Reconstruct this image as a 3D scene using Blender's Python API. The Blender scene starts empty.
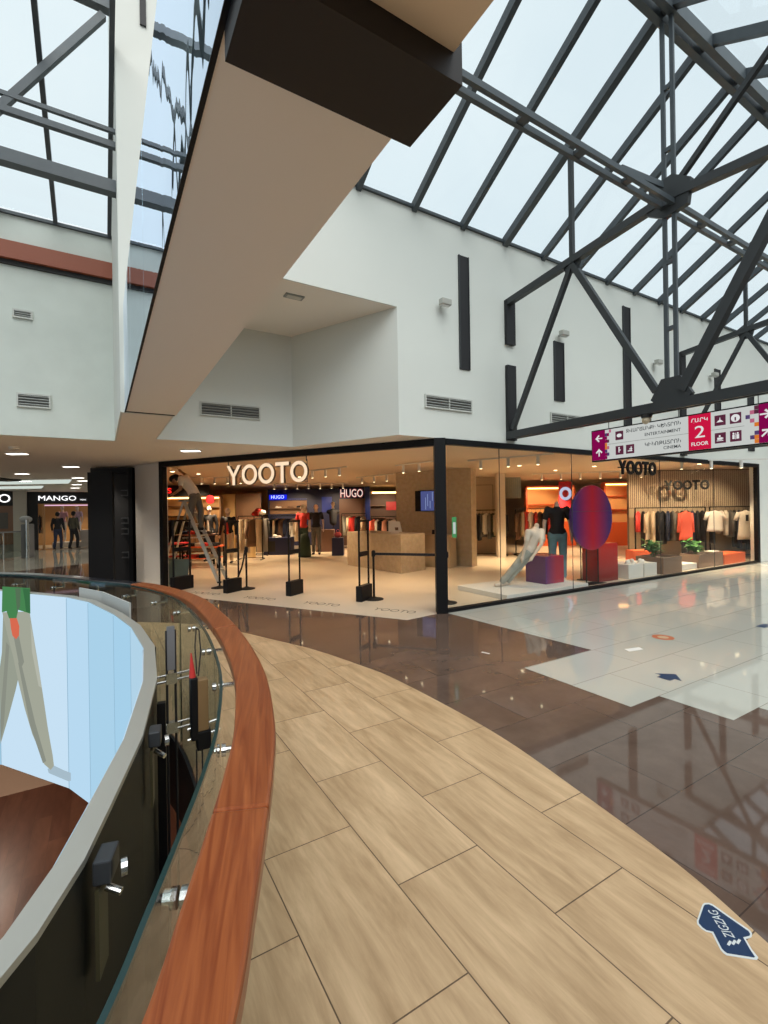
import bpy, bmesh, math, random
from mathutils import Vector, Matrix
random.seed(7)
SC = bpy.context.scene
COL = SC.collection
PI = math.pi
# world frame: x runs along the big shop wall (left to right), y runs towards that wall, z is up; camera stands at (0, 0, 1.6)
FWD = (.5165, .8563); RGT = (.8563, -.5165)
CAMROT = -math.atan2(FWD[0], FWD[1])
def O(X, Y):                      # metres to the right of / ahead of the viewpoint -> floor point
    return (RGT[0]*X + FWD[0]*Y, RGT[1]*X + FWD[1]*Y)
def at(px, Y):                    # floor point at depth Y behind picture column px
    return O((px-384)/471*Y, Y)
def zat(px, py, Y):
    return 1.6 + Y*((512-py)/471 - .01514*(px-384)/471 - .006)

# ------------------------------------------------------------------ materials
MATS = {}
def mat(name, col, rough=.6, metal=0, spec=.5, emit=None, es=0, noise=None, bump=0, coat=0):
    if name in MATS: return MATS[name]
    m = bpy.data.materials.new(name); m.use_nodes = True
    nt = m.node_tree; p = nt.nodes['Principled BSDF']
    p.inputs['Base Color'].default_value = (*col, 1)
    p.inputs['Roughness'].default_value = rough
    p.inputs['Metallic'].default_value = metal
    p.inputs['Specular IOR Level'].default_value = spec
    p.inputs['Coat Weight'].default_value = coat
    if emit:
        p.inputs['Emission Color'].default_value = (*emit, 1)
        p.inputs['Emission Strength'].default_value = es
    if noise or bump:
        tc = nt.nodes.new('ShaderNodeTexCoord')
        n = nt.nodes.new('ShaderNodeTexNoise')
        sc, amt = noise if noise else (20, 0)
        n.inputs['Scale'].default_value = sc; n.inputs['Detail'].default_value = 4
        nt.links.new(tc.outputs['Object'], n.inputs['Vector'])
        if noise:
            mx = nt.nodes.new('ShaderNodeMix'); mx.data_type = 'RGBA'
            mx.inputs[6].default_value = (*[c*(1-amt) for c in col], 1)
            mx.inputs[7].default_value = (*[min(1, c*(1+amt)) for c in col], 1)
            nt.links.new(n.outputs['Fac'], mx.inputs[0]); nt.links.new(mx.outputs[2], p.inputs['Base Color'])
        if bump:
            b = nt.nodes.new('ShaderNodeBump'); b.inputs['Strength'].default_value = bump
            b.inputs['Distance'].default_value = .01
            nt.links.new(n.outputs['Fac'], b.inputs['Height']); nt.links.new(b.outputs['Normal'], p.inputs['Normal'])
    MATS[name] = m
    return m

def tile_mat(name, c1, c2, mortar, length, width, off, rough, grain=None, msize=.003, offset=.5, along_y=True, spec=.5, bias=0):
    m = bpy.data.materials.new(name); m.use_nodes = True
    nt = m.node_tree; N = nt.nodes; L = nt.links; p = N['Principled BSDF']
    tc = N.new('ShaderNodeTexCoord'); sp = N.new('ShaderNodeSeparateXYZ'); cb = N.new('ShaderNodeCombineXYZ')
    L.new(tc.outputs['Object'], sp.inputs[0])
    ax = N.new('ShaderNodeMath'); ax.operation = 'ADD'; ay = N.new('ShaderNodeMath'); ay.operation = 'ADD'
    ax.inputs[1].default_value = off[0]; ay.inputs[1].default_value = off[1]
    L.new(sp.outputs[1 if along_y else 0], ax.inputs[0]); L.new(sp.outputs[0 if along_y else 1], ay.inputs[0])
    L.new(ax.outputs[0], cb.inputs[0]); L.new(ay.outputs[0], cb.inputs[1])
    b = N.new('ShaderNodeTexBrick'); b.offset = offset; b.squash = 1
    b.inputs['Scale'].default_value = 1; b.inputs['Brick Width'].default_value = length
    b.inputs['Row Height'].default_value = width; b.inputs['Mortar Size'].default_value = msize
    b.inputs['Mortar Smooth'].default_value = .1; b.inputs['Bias'].default_value = bias
    b.inputs['Color1'].default_value = (*c1, 1); b.inputs['Color2'].default_value = (*c2, 1)
    b.inputs['Mortar'].default_value = (*mortar, 1)
    L.new(cb.outputs[0], b.inputs['Vector'])
    out = b.outputs['Color']
    if grain:
        mp = N.new('ShaderNodeMapping'); mp.inputs['Scale'].default_value = grain[:3]
        n = N.new('ShaderNodeTexNoise'); n.inputs['Scale'].default_value = 1; n.inputs['Detail'].default_value = 7
        n.inputs['Roughness'].default_value = .66; n.inputs['Distortion'].default_value = .35
        # shift the grain from tile to tile
        va = N.new('ShaderNodeVectorMath'); va.operation = 'MULTIPLY_ADD'
        va.inputs[1].default_value = (30, 30, 30)
        L.new(b.outputs['Color'], va.inputs[0]); L.new(tc.outputs['Object'], va.inputs[2])
        L.new(va.outputs[0], mp.inputs[0]); L.new(mp.outputs[0], n.inputs['Vector'])
        rp = N.new('ShaderNodeValToRGB'); rp.color_ramp.elements[0].position = .3; rp.color_ramp.elements[1].position = .72
        rp.color_ramp.elements[0].color = (1-grain[3],)*3+(1,); rp.color_ramp.elements[0].color = (1-grain[3], 1-grain[3]*1.15, 1-grain[3]*1.35, 1)
        rp.color_ramp.elements[1].color = (1+grain[3]*.4, 1+grain[3]*.4, 1+grain[3]*.4, 1)
        mx = N.new('ShaderNodeMix'); mx.data_type = 'RGBA'; mx.blend_type = 'MULTIPLY'; mx.inputs[0].default_value = 1
        L.new(n.outputs['Fac'], rp.inputs[0]); L.new(out, mx.inputs[6]); L.new(rp.outputs[0], mx.inputs[7])
        out = mx.outputs[2]
    L.new(out, p.inputs['Base Color'])
    p.inputs['Roughness'].default_value = rough; p.inputs['Specular IOR Level'].default_value = spec
    bp = N.new('ShaderNodeBump'); bp.inputs['Strength'].default_value = .25; bp.inputs['Distance'].default_value = .002; bp.invert = True
    L.new(b.outputs['Fac'], bp.inputs['Height']); L.new(bp.outputs['Normal'], p.inputs['Normal'])
    return m

def glass_mat(name, tint, ior=1.5, base=0.0, gloss_rough=0.0, wavy=0, gcol=(1, 1, 1), wscale=3):
    m = bpy.data.materials.new(name); m.use_nodes = True
    nt = m.node_tree; N = nt.nodes; L = nt.links
    for n in list(N): N.remove(n)
    o = N.new('ShaderNodeOutputMaterial'); t = N.new('ShaderNodeBsdfTransparent'); g = N.new('ShaderNodeBsdfGlossy')
    t.inputs[0].default_value = (*tint, 1); g.inputs['Color'].default_value = (*gcol, 1); g.inputs['Roughness'].default_value = gloss_rough
    f = N.new('ShaderNodeFresnel'); f.inputs['IOR'].default_value = ior
    a = N.new('ShaderNodeMath'); a.operation = 'ADD'; a.use_clamp = True; a.inputs[1].default_value = base
    L.new(f.outputs[0], a.inputs[0])
    ge = N.new('ShaderNodeNewGeometry'); iv = N.new('ShaderNodeMath'); iv.operation = 'SUBTRACT'; iv.inputs[0].default_value = 1
    ml = N.new('ShaderNodeMath'); ml.operation = 'MULTIPLY'      # a pane reflects at its front face only
    L.new(ge.outputs['Backfacing'], iv.inputs[1]); L.new(iv.outputs[0], ml.inputs[0]); L.new(a.outputs[0], ml.inputs[1])
    mx = N.new('ShaderNodeMixShader'); L.new(ml.outputs[0], mx.inputs[0]); L.new(t.outputs[0], mx.inputs[1]); L.new(g.outputs[0], mx.inputs[2])
    if wavy:
        tc = N.new('ShaderNodeTexCoord'); mp = N.new('ShaderNodeMapping'); mp.inputs['Scale'].default_value = (1, wscale, .35)
        n = N.new('ShaderNodeTexNoise'); n.inputs['Scale'].default_value = 1.4; n.inputs['Detail'].default_value = 1.5
        b = N.new('ShaderNodeBump'); b.inputs['Strength'].default_value = wavy; b.inputs['Distance'].default_value = .05
        L.new(tc.outputs['Object'], mp.inputs[0]); L.new(mp.outputs[0], n.inputs['Vector'])
        L.new(n.outputs['Fac'], b.inputs['Height']); L.new(b.outputs[0], g.inputs['Normal'])
    L.new(mx.outputs[0], o.inputs['Surface'])
    return m

def emis(name, col, s):
    if name in MATS: return MATS[name]
    m = bpy.data.materials.new(name); m.use_nodes = True
    nt = m.node_tree; N = nt.nodes
    for n in list(N): N.remove(n)
    o = N.new('ShaderNodeOutputMaterial'); e = N.new('ShaderNodeEmission')
    e.inputs[0].default_value = (*col, 1); e.inputs[1].default_value = s
    nt.links.new(e.outputs[0], o.inputs[0]); MATS[name] = m
    return m

WHITE = mat('wall_white', (.68, .70, .655), .75, noise=(.8, .035))
CONC = mat('wall_pale_concrete', (.62, .66, .61), .8, noise=(2.2, .14))
CREAM = mat('soffit_cream', (.93, .87, .79), .55)
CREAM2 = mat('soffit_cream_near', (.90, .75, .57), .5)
LOWC = mat('low_ceiling_paint', (.84, .79, .72), .7)
DKBEAM = mat('dark_brown_panel', (.010, .007, .007), .55, noise=(3, .2))
STEEL = mat('slate_painted_steel', (.055, .068, .078), .42, noise=(9, .2))
STEELD = mat('dark_painted_steel', (.03, .034, .037), .45)
BLACK = mat('black_powder_coat', (.004, .004, .005), .5, spec=.25)
BLACKM = mat('black_matte', (.012, .012, .014), .65)
CHROME = mat('brushed_steel', (.62, .64, .64), .25, metal=1)
ALU = mat('aluminium', (.50, .50, .46), .42, metal=.5, noise=(3, .06))
WALN = mat('wall_red_brown_band', (.28, .07, .03), .45)
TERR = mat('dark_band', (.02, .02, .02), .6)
GREYV = mat('vent_grey', (.30, .31, .29), .5)
DKV = mat('vent_dark', (.05, .05, .05), .7)
STOREF = mat('store_floor_screed', (.60, .50, .38), .28, noise=(1.5, .08), spec=.35)
STOREC = mat('store_ceiling_paint', (.66, .52, .38), .7)
STOREW = mat('store_wall_beige', (.50, .40, .30), .7, noise=(1.2, .1))
TANW = mat('store_wall_tan', (.52, .30, .13), .6, noise=(1.5, .15))
ORANGE = mat('orange_lacquer', (.75, .12, .03), .4)
REDB = mat('red_lacquer', (.55, .02, .03), .4)
BROWNB = mat('taupe_laminate', (.19, .12, .085), .5)
OFFW = mat('off_white_laminate', (.68, .66, .62), .45)
NAVY = mat('navy_panel', (.008, .012, .06), .5)
NAVYP = mat('navy_lit_panel', (.015, .03, .16), .4, emit=(.02, .06, .6), es=.12)
SKIN = mat('skin', (.38, .2, .13), .55)
MANQ = mat('mannequin_shell', (.62, .50, .40), .4)
HAIR = mat('dark_hair', (.012, .009, .008), .7)
FABB = mat('black_cloth', (.012, .012, .016), .85)
FABG = mat('grey_cloth', (.14, .13, .12), .85, noise=(14, .2))
FABW = mat('white_cloth', (.75, .70, .63), .8)
FABC = mat('cream_cloth', (.52, .42, .30), .85)
FABR = mat('red_cloth', (.52, .03, .025), .8)
FABN = mat('navy_cloth', (.02, .03, .07), .85)
FABBR = mat('brown_cloth', (.13, .07, .04), .85)
FABGR = mat('green_cloth', (.03, .055, .035), .85)
FABT = mat('coral_cloth', (.75, .12, .07), .75)
JEANL = mat('light_denim', (.36, .36, .32), .8, noise=(12, .25))
JEANB = mat('blue_denim', (.13, .25, .30), .8, noise=(12, .25))
TEE = mat('pale_shirt', (.74, .71, .66), .85)
LEAF = mat('leaf_green', (.035, .17, .025), .5, noise=(20, .4))
SOIL = mat('soil', (.03, .02, .015), .9)

def cork():
    m = mat('cork_board', (.44, .34, .22), .7)
    nt = m.node_tree; N = nt.nodes; L = nt.links; p = N['Principled BSDF']
    tc = N.new('ShaderNodeTexCoord'); v = N.new('ShaderNodeTexVoronoi'); v.inputs['Scale'].default_value = 60
    n = N.new('ShaderNodeTexNoise'); n.inputs['Scale'].default_value = 9; n.inputs['Detail'].default_value = 8
    r = N.new('ShaderNodeValToRGB'); r.color_ramp.elements[0].color = (.36, .27, .16, 1); r.color_ramp.elements[1].color = (.60, .48, .33, 1)
    mx = N.new('ShaderNodeMix'); mx.data_type = 'RGBA'; mx.inputs[0].default_value = .05
    L.new(tc.outputs['Object'], v.inputs['Vector']); L.new(tc.outputs['Object'], n.inputs['Vector'])
    L.new(n.outputs['Fac'], r.inputs[0]); L.new(r.outputs[0], mx.inputs[6]); L.new(v.outputs['Color'], mx.inputs[7])
    L.new(mx.outputs[2], p.inputs['Base Color'])
    return m
CORK = cork()

def wood():
    m = mat('polished_cherry_wood', (.4, .1, .03), .30, coat=.0, spec=.35)
    nt = m.node_tree; N = nt.nodes; L = nt.links; p = N['Principled BSDF']
    tc = N.new('ShaderNodeTexCoord'); mp = N.new('ShaderNodeMapping'); mp.inputs['Scale'].default_value = (48, 2.2, 48)
    mr = N.new('ShaderNodeMapping'); mr.inputs['Rotation'].default_value = (0, 0, .30)
    n = N.new('ShaderNodeTexNoise'); n.inputs['Scale'].default_value = 1.2; n.inputs['Detail'].default_value = 6; n.inputs['Distortion'].default_value = 1.2
    r = N.new('ShaderNodeValToRGB'); r.color_ramp.elements[0].position = .3; r.color_ramp.elements[0].color = (.20, .043, .012, 1)
    r.color_ramp.elements[1].position = .75; r.color_ramp.elements[1].color = (.37, .108, .032, 1)
    L.new(tc.outputs['Object'], mr.inputs[0]); L.new(mr.outputs[0], mp.inputs[0]); L.new(mp.outputs[0], n.inputs['Vector']); L.new(n.outputs['Fac'], r.inputs[0])
    L.new(r.outputs[0], p.inputs['Base Color'])
    return m
CHERRY = wood()
WOODTILE = tile_mat('wood_look_tile', (.60, .43, .26), (.53, .37, .215), (.13, .08, .045), .89, .445, (-1.25+8.9+.445, -.62+8.9), .34, grain=(13, 1.7, 1, .36), msize=.0028, spec=.4)
DARKTILE = tile_mat('brown_polished_tile', (.12, .080, .062), (.135, .092, .072), (.06, .042, .034), 1.09, .545, (10.9-.02, 10.9-.32), .045, grain=(2, 2, 1, .3), msize=.003, along_y=False)
LIGHTTILE = tile_mat('ivory_polished_tile', (.44, .44, .385), (.465, .465, .41), (.24, .23, .20), 1.09, .545, (10.9-3.59, 10.9-2.2), .05, msize=.003, along_y=False)
LOWFL = tile_mat('lower_hall_wood_floor', (.13, .05, .03), (.17, .07, .04), (.06, .03, .02), 1.8, .3, (18, 18), .3, grain=(4, .8, 1, .4), msize=.002)
SHOPGLASS = glass_mat('shop_glass', (.95, .96, .95), 1.36)
RAILGLASS = glass_mat('railing_glass', (.82, .87, .85), 1.5, .02)
GLASSEDGE = mat('teal_glass_edge', (.006, .035, .035), .2)
SKYGLASS = glass_mat('roof_glass', (.93, .96, .97), 1.3)
BRIDGEGLASS = glass_mat('gallery_glass', (.72, .82, .86), 1.5, .38, 0.0, wavy=.10, gcol=(.80, .88, 1.0))

# ------------------------------------------------------------------ geometry helpers
def nb(): return bmesh.new()
def box(bm, x0, x1, y0, y1, z0, z1, rz=0, c=(0, 0)):
    vs = []
    for z in (z0, z1):
        for x, y in ((x0, y0), (x1, y0), (x1, y1), (x0, y1)):
            if rz: x, y = c[0]+(x-c[0])*math.cos(rz)-(y-c[1])*math.sin(rz), c[1]+(x-c[0])*math.sin(rz)+(y-c[1])*math.cos(rz)
            vs.append(bm.verts.new((x, y, z)))
    for f in ((3, 2, 1, 0), (4, 5, 6, 7), (0, 1, 5, 4), (1, 2, 6, 5), (2, 3, 7, 6), (3, 0, 4, 7)):
        bm.faces.new([vs[i] for i in f])
    return bm
def bar(bm, p, q, w, h=None, up=(0, 0, 1)):        # rectangular bar between two points
    p = Vector(p); q = Vector(q); h = h or w
    d = (q-p).normalized(); u = Vector(up)
    if abs(d.dot(u)) > .98: u = Vector((1, 0, 0))
    s = d.cross(u).normalized(); u = s.cross(d).normalized()
    vs = []
    for c in (p, q):
        for a, b in ((-1, -1), (1, -1), (1, 1), (-1, 1)): vs.append(bm.verts.new(c + s*(a*w/2) + u*(b*h/2)))
    for f in ((3, 2, 1, 0), (4, 5, 6, 7), (0, 1, 5, 4), (1, 2, 6, 5), (2, 3, 7, 6), (3, 0, 4, 7)):
        bm.faces.new([vs[i] for i in f])
    return bm
def tube(bm, p, q, r, r2=None, n=12):
    p = Vector(p); q = Vector(q); r2 = r if r2 is None else r2
    d = (q-p).normalized(); u = Vector((0, 0, 1)) if abs(d.z) < .95 else Vector((1, 0, 0))
    s = d.cross(u).normalized(); u = s.cross(d)
    A = [bm.verts.new(p + (s*math.cos(2*PI*i/n) + u*math.sin(2*PI*i/n))*r) for i in range(n)]
    B = [bm.verts.new(q + (s*math.cos(2*PI*i/n) + u*math.sin(2*PI*i/n))*r2) for i in range(n)]
    for i in range(n): bm.faces.new((A[i], A[(i+1) % n], B[(i+1) % n], B[i]))
    bm.faces.new(A[::-1]); bm.faces.new(B)
    return bm
def path_tube(bm, pts, r, n=8):
    for a, b in zip(pts, pts[1:]): tube(bm, a, b, r, n=n)
    return bm
def lathe(bm, prof, n=24, c=(0, 0, 0)):
    rings = []
    for r, z in prof: rings.append([bm.verts.new((c[0]+r*math.cos(2*PI*i/n), c[1]+r*math.sin(2*PI*i/n), c[2]+z)) for i in range(n)])
    for A, B in zip(rings, rings[1:]):
        for i in range(n): bm.faces.new((A[i], A[(i+1) % n], B[(i+1) % n], B[i]))
    bm.faces.new(rings[0][::-1]); bm.faces.new(rings[-1])
    return bm
def prism(bm, pts, z0, z1):                        # horizontal polygon, extruded up
    A = [bm.verts.new((x, y, z0)) for x, y in pts]; B = [bm.verts.new((x, y, z1)) for x, y in pts]
    n = len(pts)
    for i in range(n): bm.faces.new((A[i], A[(i+1) % n], B[(i+1) % n], B[i]))
    bm.faces.new(A[::-1]); bm.faces.new(B)
    bmesh.ops.recalc_face_normals(bm, faces=bm.faces)
    return bm
def vprism(bm, pts, y0, y1):                       # polygon in the XZ plane, extruded along y
    A = [bm.verts.new((x, y0, z)) for x, z in pts]; B = [bm.verts.new((x, y1, z)) for x, z in pts]
    n = len(pts)
    for i in range(n): bm.faces.new((A[i], A[(i+1) % n], B[(i+1) % n], B[i]))
    bm.faces.new(A[::-1]); bm.faces.new(B)
    bmesh.ops.recalc_face_normals(bm, faces=bm.faces)
    return bm
def ball(bm, c, r, sx=1, sy=1, sz=1, u=16, v=10):
    mt = Matrix.Translation(c) @ Matrix.Diagonal((r*sx, r*sy, r*sz, 1))
    bmesh.ops.create_uvsphere(bm, u_segments=u, v_segments=v, radius=1, matrix=mt)
    return bm
def obj(name, bm, m, parent=None, smooth=False, bevel=0, **kw):
    me = bpy.data.meshes.new(name); bm.normal_update(); bm.to_mesh(me); bm.free()
    o = bpy.data.objects.new(name, me); COL.objects.link(o)
    if m: me.materials.append(m)
    if parent is not None: o.parent = parent
    if smooth:
        for p in me.polygons: p.use_smooth = True
    if bevel:
        b = o.modifiers.new('bevel', 'BEVEL'); b.width = bevel; b.segments = 2; b.limit_method = 'ANGLE'
    for k, v in kw.items(): o[k] = v
    return o
def thing(name, label, cat, loc=(0, 0, 0), rz=0, group=None):
    o = bpy.data.objects.new(name, None); COL.objects.link(o)
    o.empty_display_size = .1
    o.location = loc if len(loc) == 3 else (loc[0], loc[1], 0); o.rotation_euler = (0, 0, rz)
    o['label'] = label; o['category'] = cat
    if group: o['group'] = group
    return o
def tag(o, label, cat, group=None):
    o['label'] = label; o['category'] = cat
    if group: o['group'] = group
    return o
def single(name, label, cat, bm, m, loc=(0, 0, 0), rz=0, group=None, **k):
    o = obj(name, bm, m, **k); o.location = loc if len(loc) == 3 else (loc[0], loc[1], 0); o.rotation_euler = (0, 0, rz)
    return tag(o, label, cat, group)
def struct(name, bm, m, parent=None, **k):
    o = obj(name, bm, m, parent, **k)
    if parent is None: o['kind'] = 'structure'
    return o
def dup(root, loc, rz=None, label=None, group=None):
    r = root.copy(); COL.objects.link(r); r.location = loc if len(loc) == 3 else (loc[0], loc[1], 0)
    if rz is not None: r.rotation_euler = (0, 0, rz)
    if label: r['label'] = label
    if group: r['group'] = group
    for ch in list(root.children):
        c = ch.copy(); COL.objects.link(c); c.parent = r
        for g in list(ch.children):
            d = g.copy(); COL.objects.link(d); d.parent = c
    return r
def text_bm(s, w, h, depth=.01, bold=0, z0=0, xc=0, y=0):
    cu = bpy.data.curves.new('writing', 'FONT'); cu.body = s; cu.extrude = .02; cu.offset = bold; cu.resolution_u = 3
    t = bpy.data.objects.new('writing', cu); COL.objects.link(t)
    dg = bpy.context.evaluated_depsgraph_get(); me = bpy.data.meshes.new_from_object(t.evaluated_get(dg))
    bm = nb(); bm.from_mesh(me)
    bpy.data.objects.remove(t); bpy.data.curves.remove(cu); bpy.data.meshes.remove(me)
    xs = [v.co.x for v in bm.verts]; ys = [v.co.y for v in bm.verts]
    x0, x1, y0, y1 = min(xs), max(xs), min(ys), max(ys)
    for v in bm.verts:
        X = (v.co.x-x0)/(x1-x0)*w - w/2 + xc; Z = (v.co.y-y0)/(y1-y0)*h + z0
        v.co = Vector((X, y - depth/2 - v.co.z/.02*depth/2, Z))
    return bm
def letter_bm(ch, h, t, depth):                    # bold geometric capitals, XZ plane, base at z=0, centred on x
    bm = nb()
    if ch == 'O':
        n = 40; w = h*1.0
        R = h/2; r = R-t
        loops = []
        for y in (-depth, 0):
            for rr in (R, r): loops.append([bm.verts.new((rr*math.cos(2*PI*i/n), y, R+rr*math.sin(2*PI*i/n))) for i in range(n)])
        a, b, c, d = loops
        for i in range(n):
            j = (i+1) % n
            bm.faces.new((a[i], a[j], b[j], b[i])); bm.faces.new((c[j], c[i], d[i], d[j]))
            bm.faces.new((a[j], a[i], c[i], c[j])); bm.faces.new((b[i], b[j], d[j], d[i]))
        return bm, w
    if ch == 'T':
        w = h*.82
        vprism(bm, [(-t/2, 0), (t/2, 0), (t/2, h-t), (w/2, h-t), (w/2, h), (-w/2, h), (-w/2, h-t), (-t/2, h-t)], -depth, 0); return bm, w
    if ch == 'Y':
        w = h*.95; k = t*1.15
        vprism(bm, [(-t/2, 0), (t/2, 0), (t/2, h*.42), (w/2, h), (w/2-k, h), (0, h*.42+t*.9), (-w/2+k, h), (-w/2, h), (-t/2, h*.42)], -depth, 0); return bm, w
def yooto_parts(h, t, depth, gap):
    out = []; x = 0
    for ch in 'YOOTO':
        bm, w = letter_bm(ch, h, t, depth)
        out.append((bm, x + w/2)); x += w+gap
    tot = x-gap
    return [(b, c-tot/2) for b, c in out], tot
def smooth_curve(pts, n=8, closed=False):
    P = [Vector(p) for p in pts]; out = []
    m = len(P); rng = range(m if closed else m-1)
    for i in rng:
        p0 = P[(i-1) % m] if closed or i > 0 else P[i]; p1 = P[i]; p2 = P[(i+1) % m]; p3 = P[(i+2) % m] if closed or i+2 < m else p2
        for k in range(n):
            t = k/n
            out.append(.5*((2*p1)+(-p0+p2)*t+(2*p0-5*p1+4*p2-p3)*t*t+(-p0+3*p1-3*p2+p3)*t**3))
    if not closed: out.append(P[-1])
    return out
def strip(bm, pts, o0, o1, z0, z1):                # wall/rail solid following a plan curve between side offsets o0 and o1
    n = len(pts); rows = []
    for i, p in enumerate(pts):
        a = pts[max(i-1, 0)]; b = pts[min(i+1, n-1)]
        d = (Vector((b[0], b[1]))-Vector((a[0], a[1]))).normalized(); nn = Vector((d.y, -d.x))
        q0 = Vector((p[0], p[1]))+nn*o0; q1 = Vector((p[0], p[1]))+nn*o1
        rows.append([bm.verts.new((q0.x, q0.y, z0)), bm.verts.new((q1.x, q1.y, z0)), bm.verts.new((q1.x, q1.y, z1)), bm.verts.new((q0.x, q0.y, z1))])
    for A, B in zip(rows, rows[1:]):
        for i in range(4): bm.faces.new((A[i], A[(i+1) % 4], B[(i+1) % 4], B[i]))
    bm.faces.new(rows[0]); bm.faces.new(rows[-1][::-1])
    bmesh.ops.recalc_face_normals(bm, faces=bm.faces)
    return bm
def resample(pts, step):
    out = [pts[0]]; acc = 0
    for a, b in zip(pts, pts[1:]):
        L = (b-a).length; d = step-acc
        while d <= L:
            out.append(a+(b-a)*(d/L)); d += step
        acc = L-(d-step)
    return out

# ------------------------------------------------------------------ plan data
GLASS_CTRL = [(-.30, .12), (-.10, .47), (-.0, .65), (.06, .79), (.118, .93), (.205, 1.15), (.285, 1.39), (.385, 1.83), (.45, 2.41), (.47, 2.95), (.46, 3.48),
              (.37, 3.98), (.21, 4.45), (-.10, 4.98), (-.38, 5.45), (-.9, 6.12), (-1.9, 6.85), (-3.1, 6.9), (-4.3, 5.9), (-5.0, 4.3), (-5.1, 2.5), (-4.7, .9), (-3.8, -.2), (-2.6, -.65), (-1.4, -.55), (-.75, -.25)]
GC = smooth_curve([(x, y, 0) for x, y in GLASS_CTRL], 8, True)
RING_IN = [(-.81, 5.58), (-.25, 4.78), (-.09, 4.42), (.07, 3.76), (.15, 3.28), (.18, 2.74), (.14, 2.2), (.05, 1.67), (-.04, 1.33), (-.09, 1.15), (-.15, 1.0), (-.32, .72), (-.62, .46), (-1.15, .22), (-1.9, .12), (-2.8, .35), (-3.7, 1.2), (-4.2, 2.5), (-4.25, 4.0), (-3.7, 5.2), (-2.8, 5.95), (-1.75, 6.05)]
def offset_loop(pts, d):
    out = []; n = len(pts)
    for i in range(n):
        a = Vector(pts[i-1]); b = Vector(pts[i]); c = Vector(pts[(i+1) % n])
        e1 = (b-a).normalized(); e2 = (c-b).normalized(); t = (e1+e2).normalized(); nn = Vector((t.y, -t.x))
        k = 1/max(.5, nn.dot(Vector((e1.y, -e1.x))))
        out.append(tuple(b+nn*d*k))
    return out
ARC = [(1.2, -.8), (1.55, -.25), (1.85, .2), (2.06, .76), (2.18, 1.13), (2.28, 1.7), (2.37, 2.35), (2.385, 3.0), (2.35, 3.83), (2.27, 4.28), (2.08, 5.06), (1.8, 5.79), (1.61, 6.26), (1.3, 6.9), (.8, 7.5), (.1, 8.0), (-.9, 8.5), (-2.2, 8.8), (-4, 8.6)]
SC_, SL_, SM_ = (4.47, 5.70), (1.12, 10.98), (.72, 12.1)     # shop corner, left jamb, end of white wall
ZC = 2.67

# ------------------------------------------------------------------ the room
def filled(outer, holes, z):
    bm = nb(); es = []
    for lp in [outer]+holes:
        vs = [bm.verts.new((x, y, z)) for x, y in lp]
        for i in range(len(vs)): es.append(bm.edges.new((vs[i], vs[(i+1) % len(vs)])))
    bmesh.ops.triangle_fill(bm, use_beauty=True, use_dissolve=False, edges=es)
    for f in bm.faces:
        if f.normal.z < 0: f.normal_flip()
    bmesh.ops.recalc_face_normals(bm, faces=bm.faces)
    if sum(f.normal.z for f in bm.faces) < 0:
        for f in bm.faces: f.normal_flip()
    return bm
hole = [(p.x, p.y) for p in GC]
struct('floor', filled([(-26, -6), (24, -6), (24, 32), (-26, 32)], [hole], 0), DARKTILE)
arc = [(p.x, p.y) for p in smooth_curve([(x, y, 0) for x, y in ARC], 6)]
woodring = arc + [(-6.5, 7.6), (-7.4, 5), (-7.4, 1), (-6, -2), (-3, -3.2), (0, -2.6)]
struct('floor', filled(woodring, [hole], .0015), WOODTILE)
struct('floor', prism(nb(), [(4.52, 5.66), (4.66, 3.3), (3.59, 3.3), (3.59, 2.2), (3.99, 2.2), (3.99, 1.66), (4.4, 1.66), (4.4, .57), (22, .57), (22, 5.66)], .0, .002), LIGHTTILE)
struct('floor', prism(nb(), [at(-60, 9.5), at(9, 13.2), at(38, 13.9), at(100, 15.5), at(118, 21), at(20, 21), at(-60, 21)], .0, .002), LIGHTTILE)
struct('floor', prism(nb(), [(4.4, 5.72), (3.76, 5.64), (1.43, 9.5), (.72, 10.9), (.66, 12.1), (.66, 24.6), (20, 24.6), (20, 5.72)], .0, .003), STOREF)
# slab edge round the void and the hall below
bm = nb(); GCc = GC+[GC[0]]; strip(bm, [(p.x, p.y) for p in GCc], .03, -.02, -.5, -.005); struct('trim_1', bm, BLACKM)
bm = nb(); box(bm, -12, 6, -5, 20, -4.6, -4.5); struct('floor', bm, LOWFL)
bm = nb(); box(bm, -12.1, -12, -5, 20, -4.5, -.02); box(bm, 6, 6.1, -5, 20, -4.5, -.02); box(bm, -12, 6, 20, 20.1, -4.5, -.02); box(bm, -12, 6, -5.1, -5, -4.5, -.02)
struct('wall_below', bm, mat('lower_wall', (.2, .16, .13), .7))  # added box walls, keeping daylight from leaking into the lower hall
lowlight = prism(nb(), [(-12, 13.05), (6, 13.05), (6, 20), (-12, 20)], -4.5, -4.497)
struct('floor', lowlight, mat('lower_hall_pale_floor', (.42, .28, .20), .35))

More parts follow.
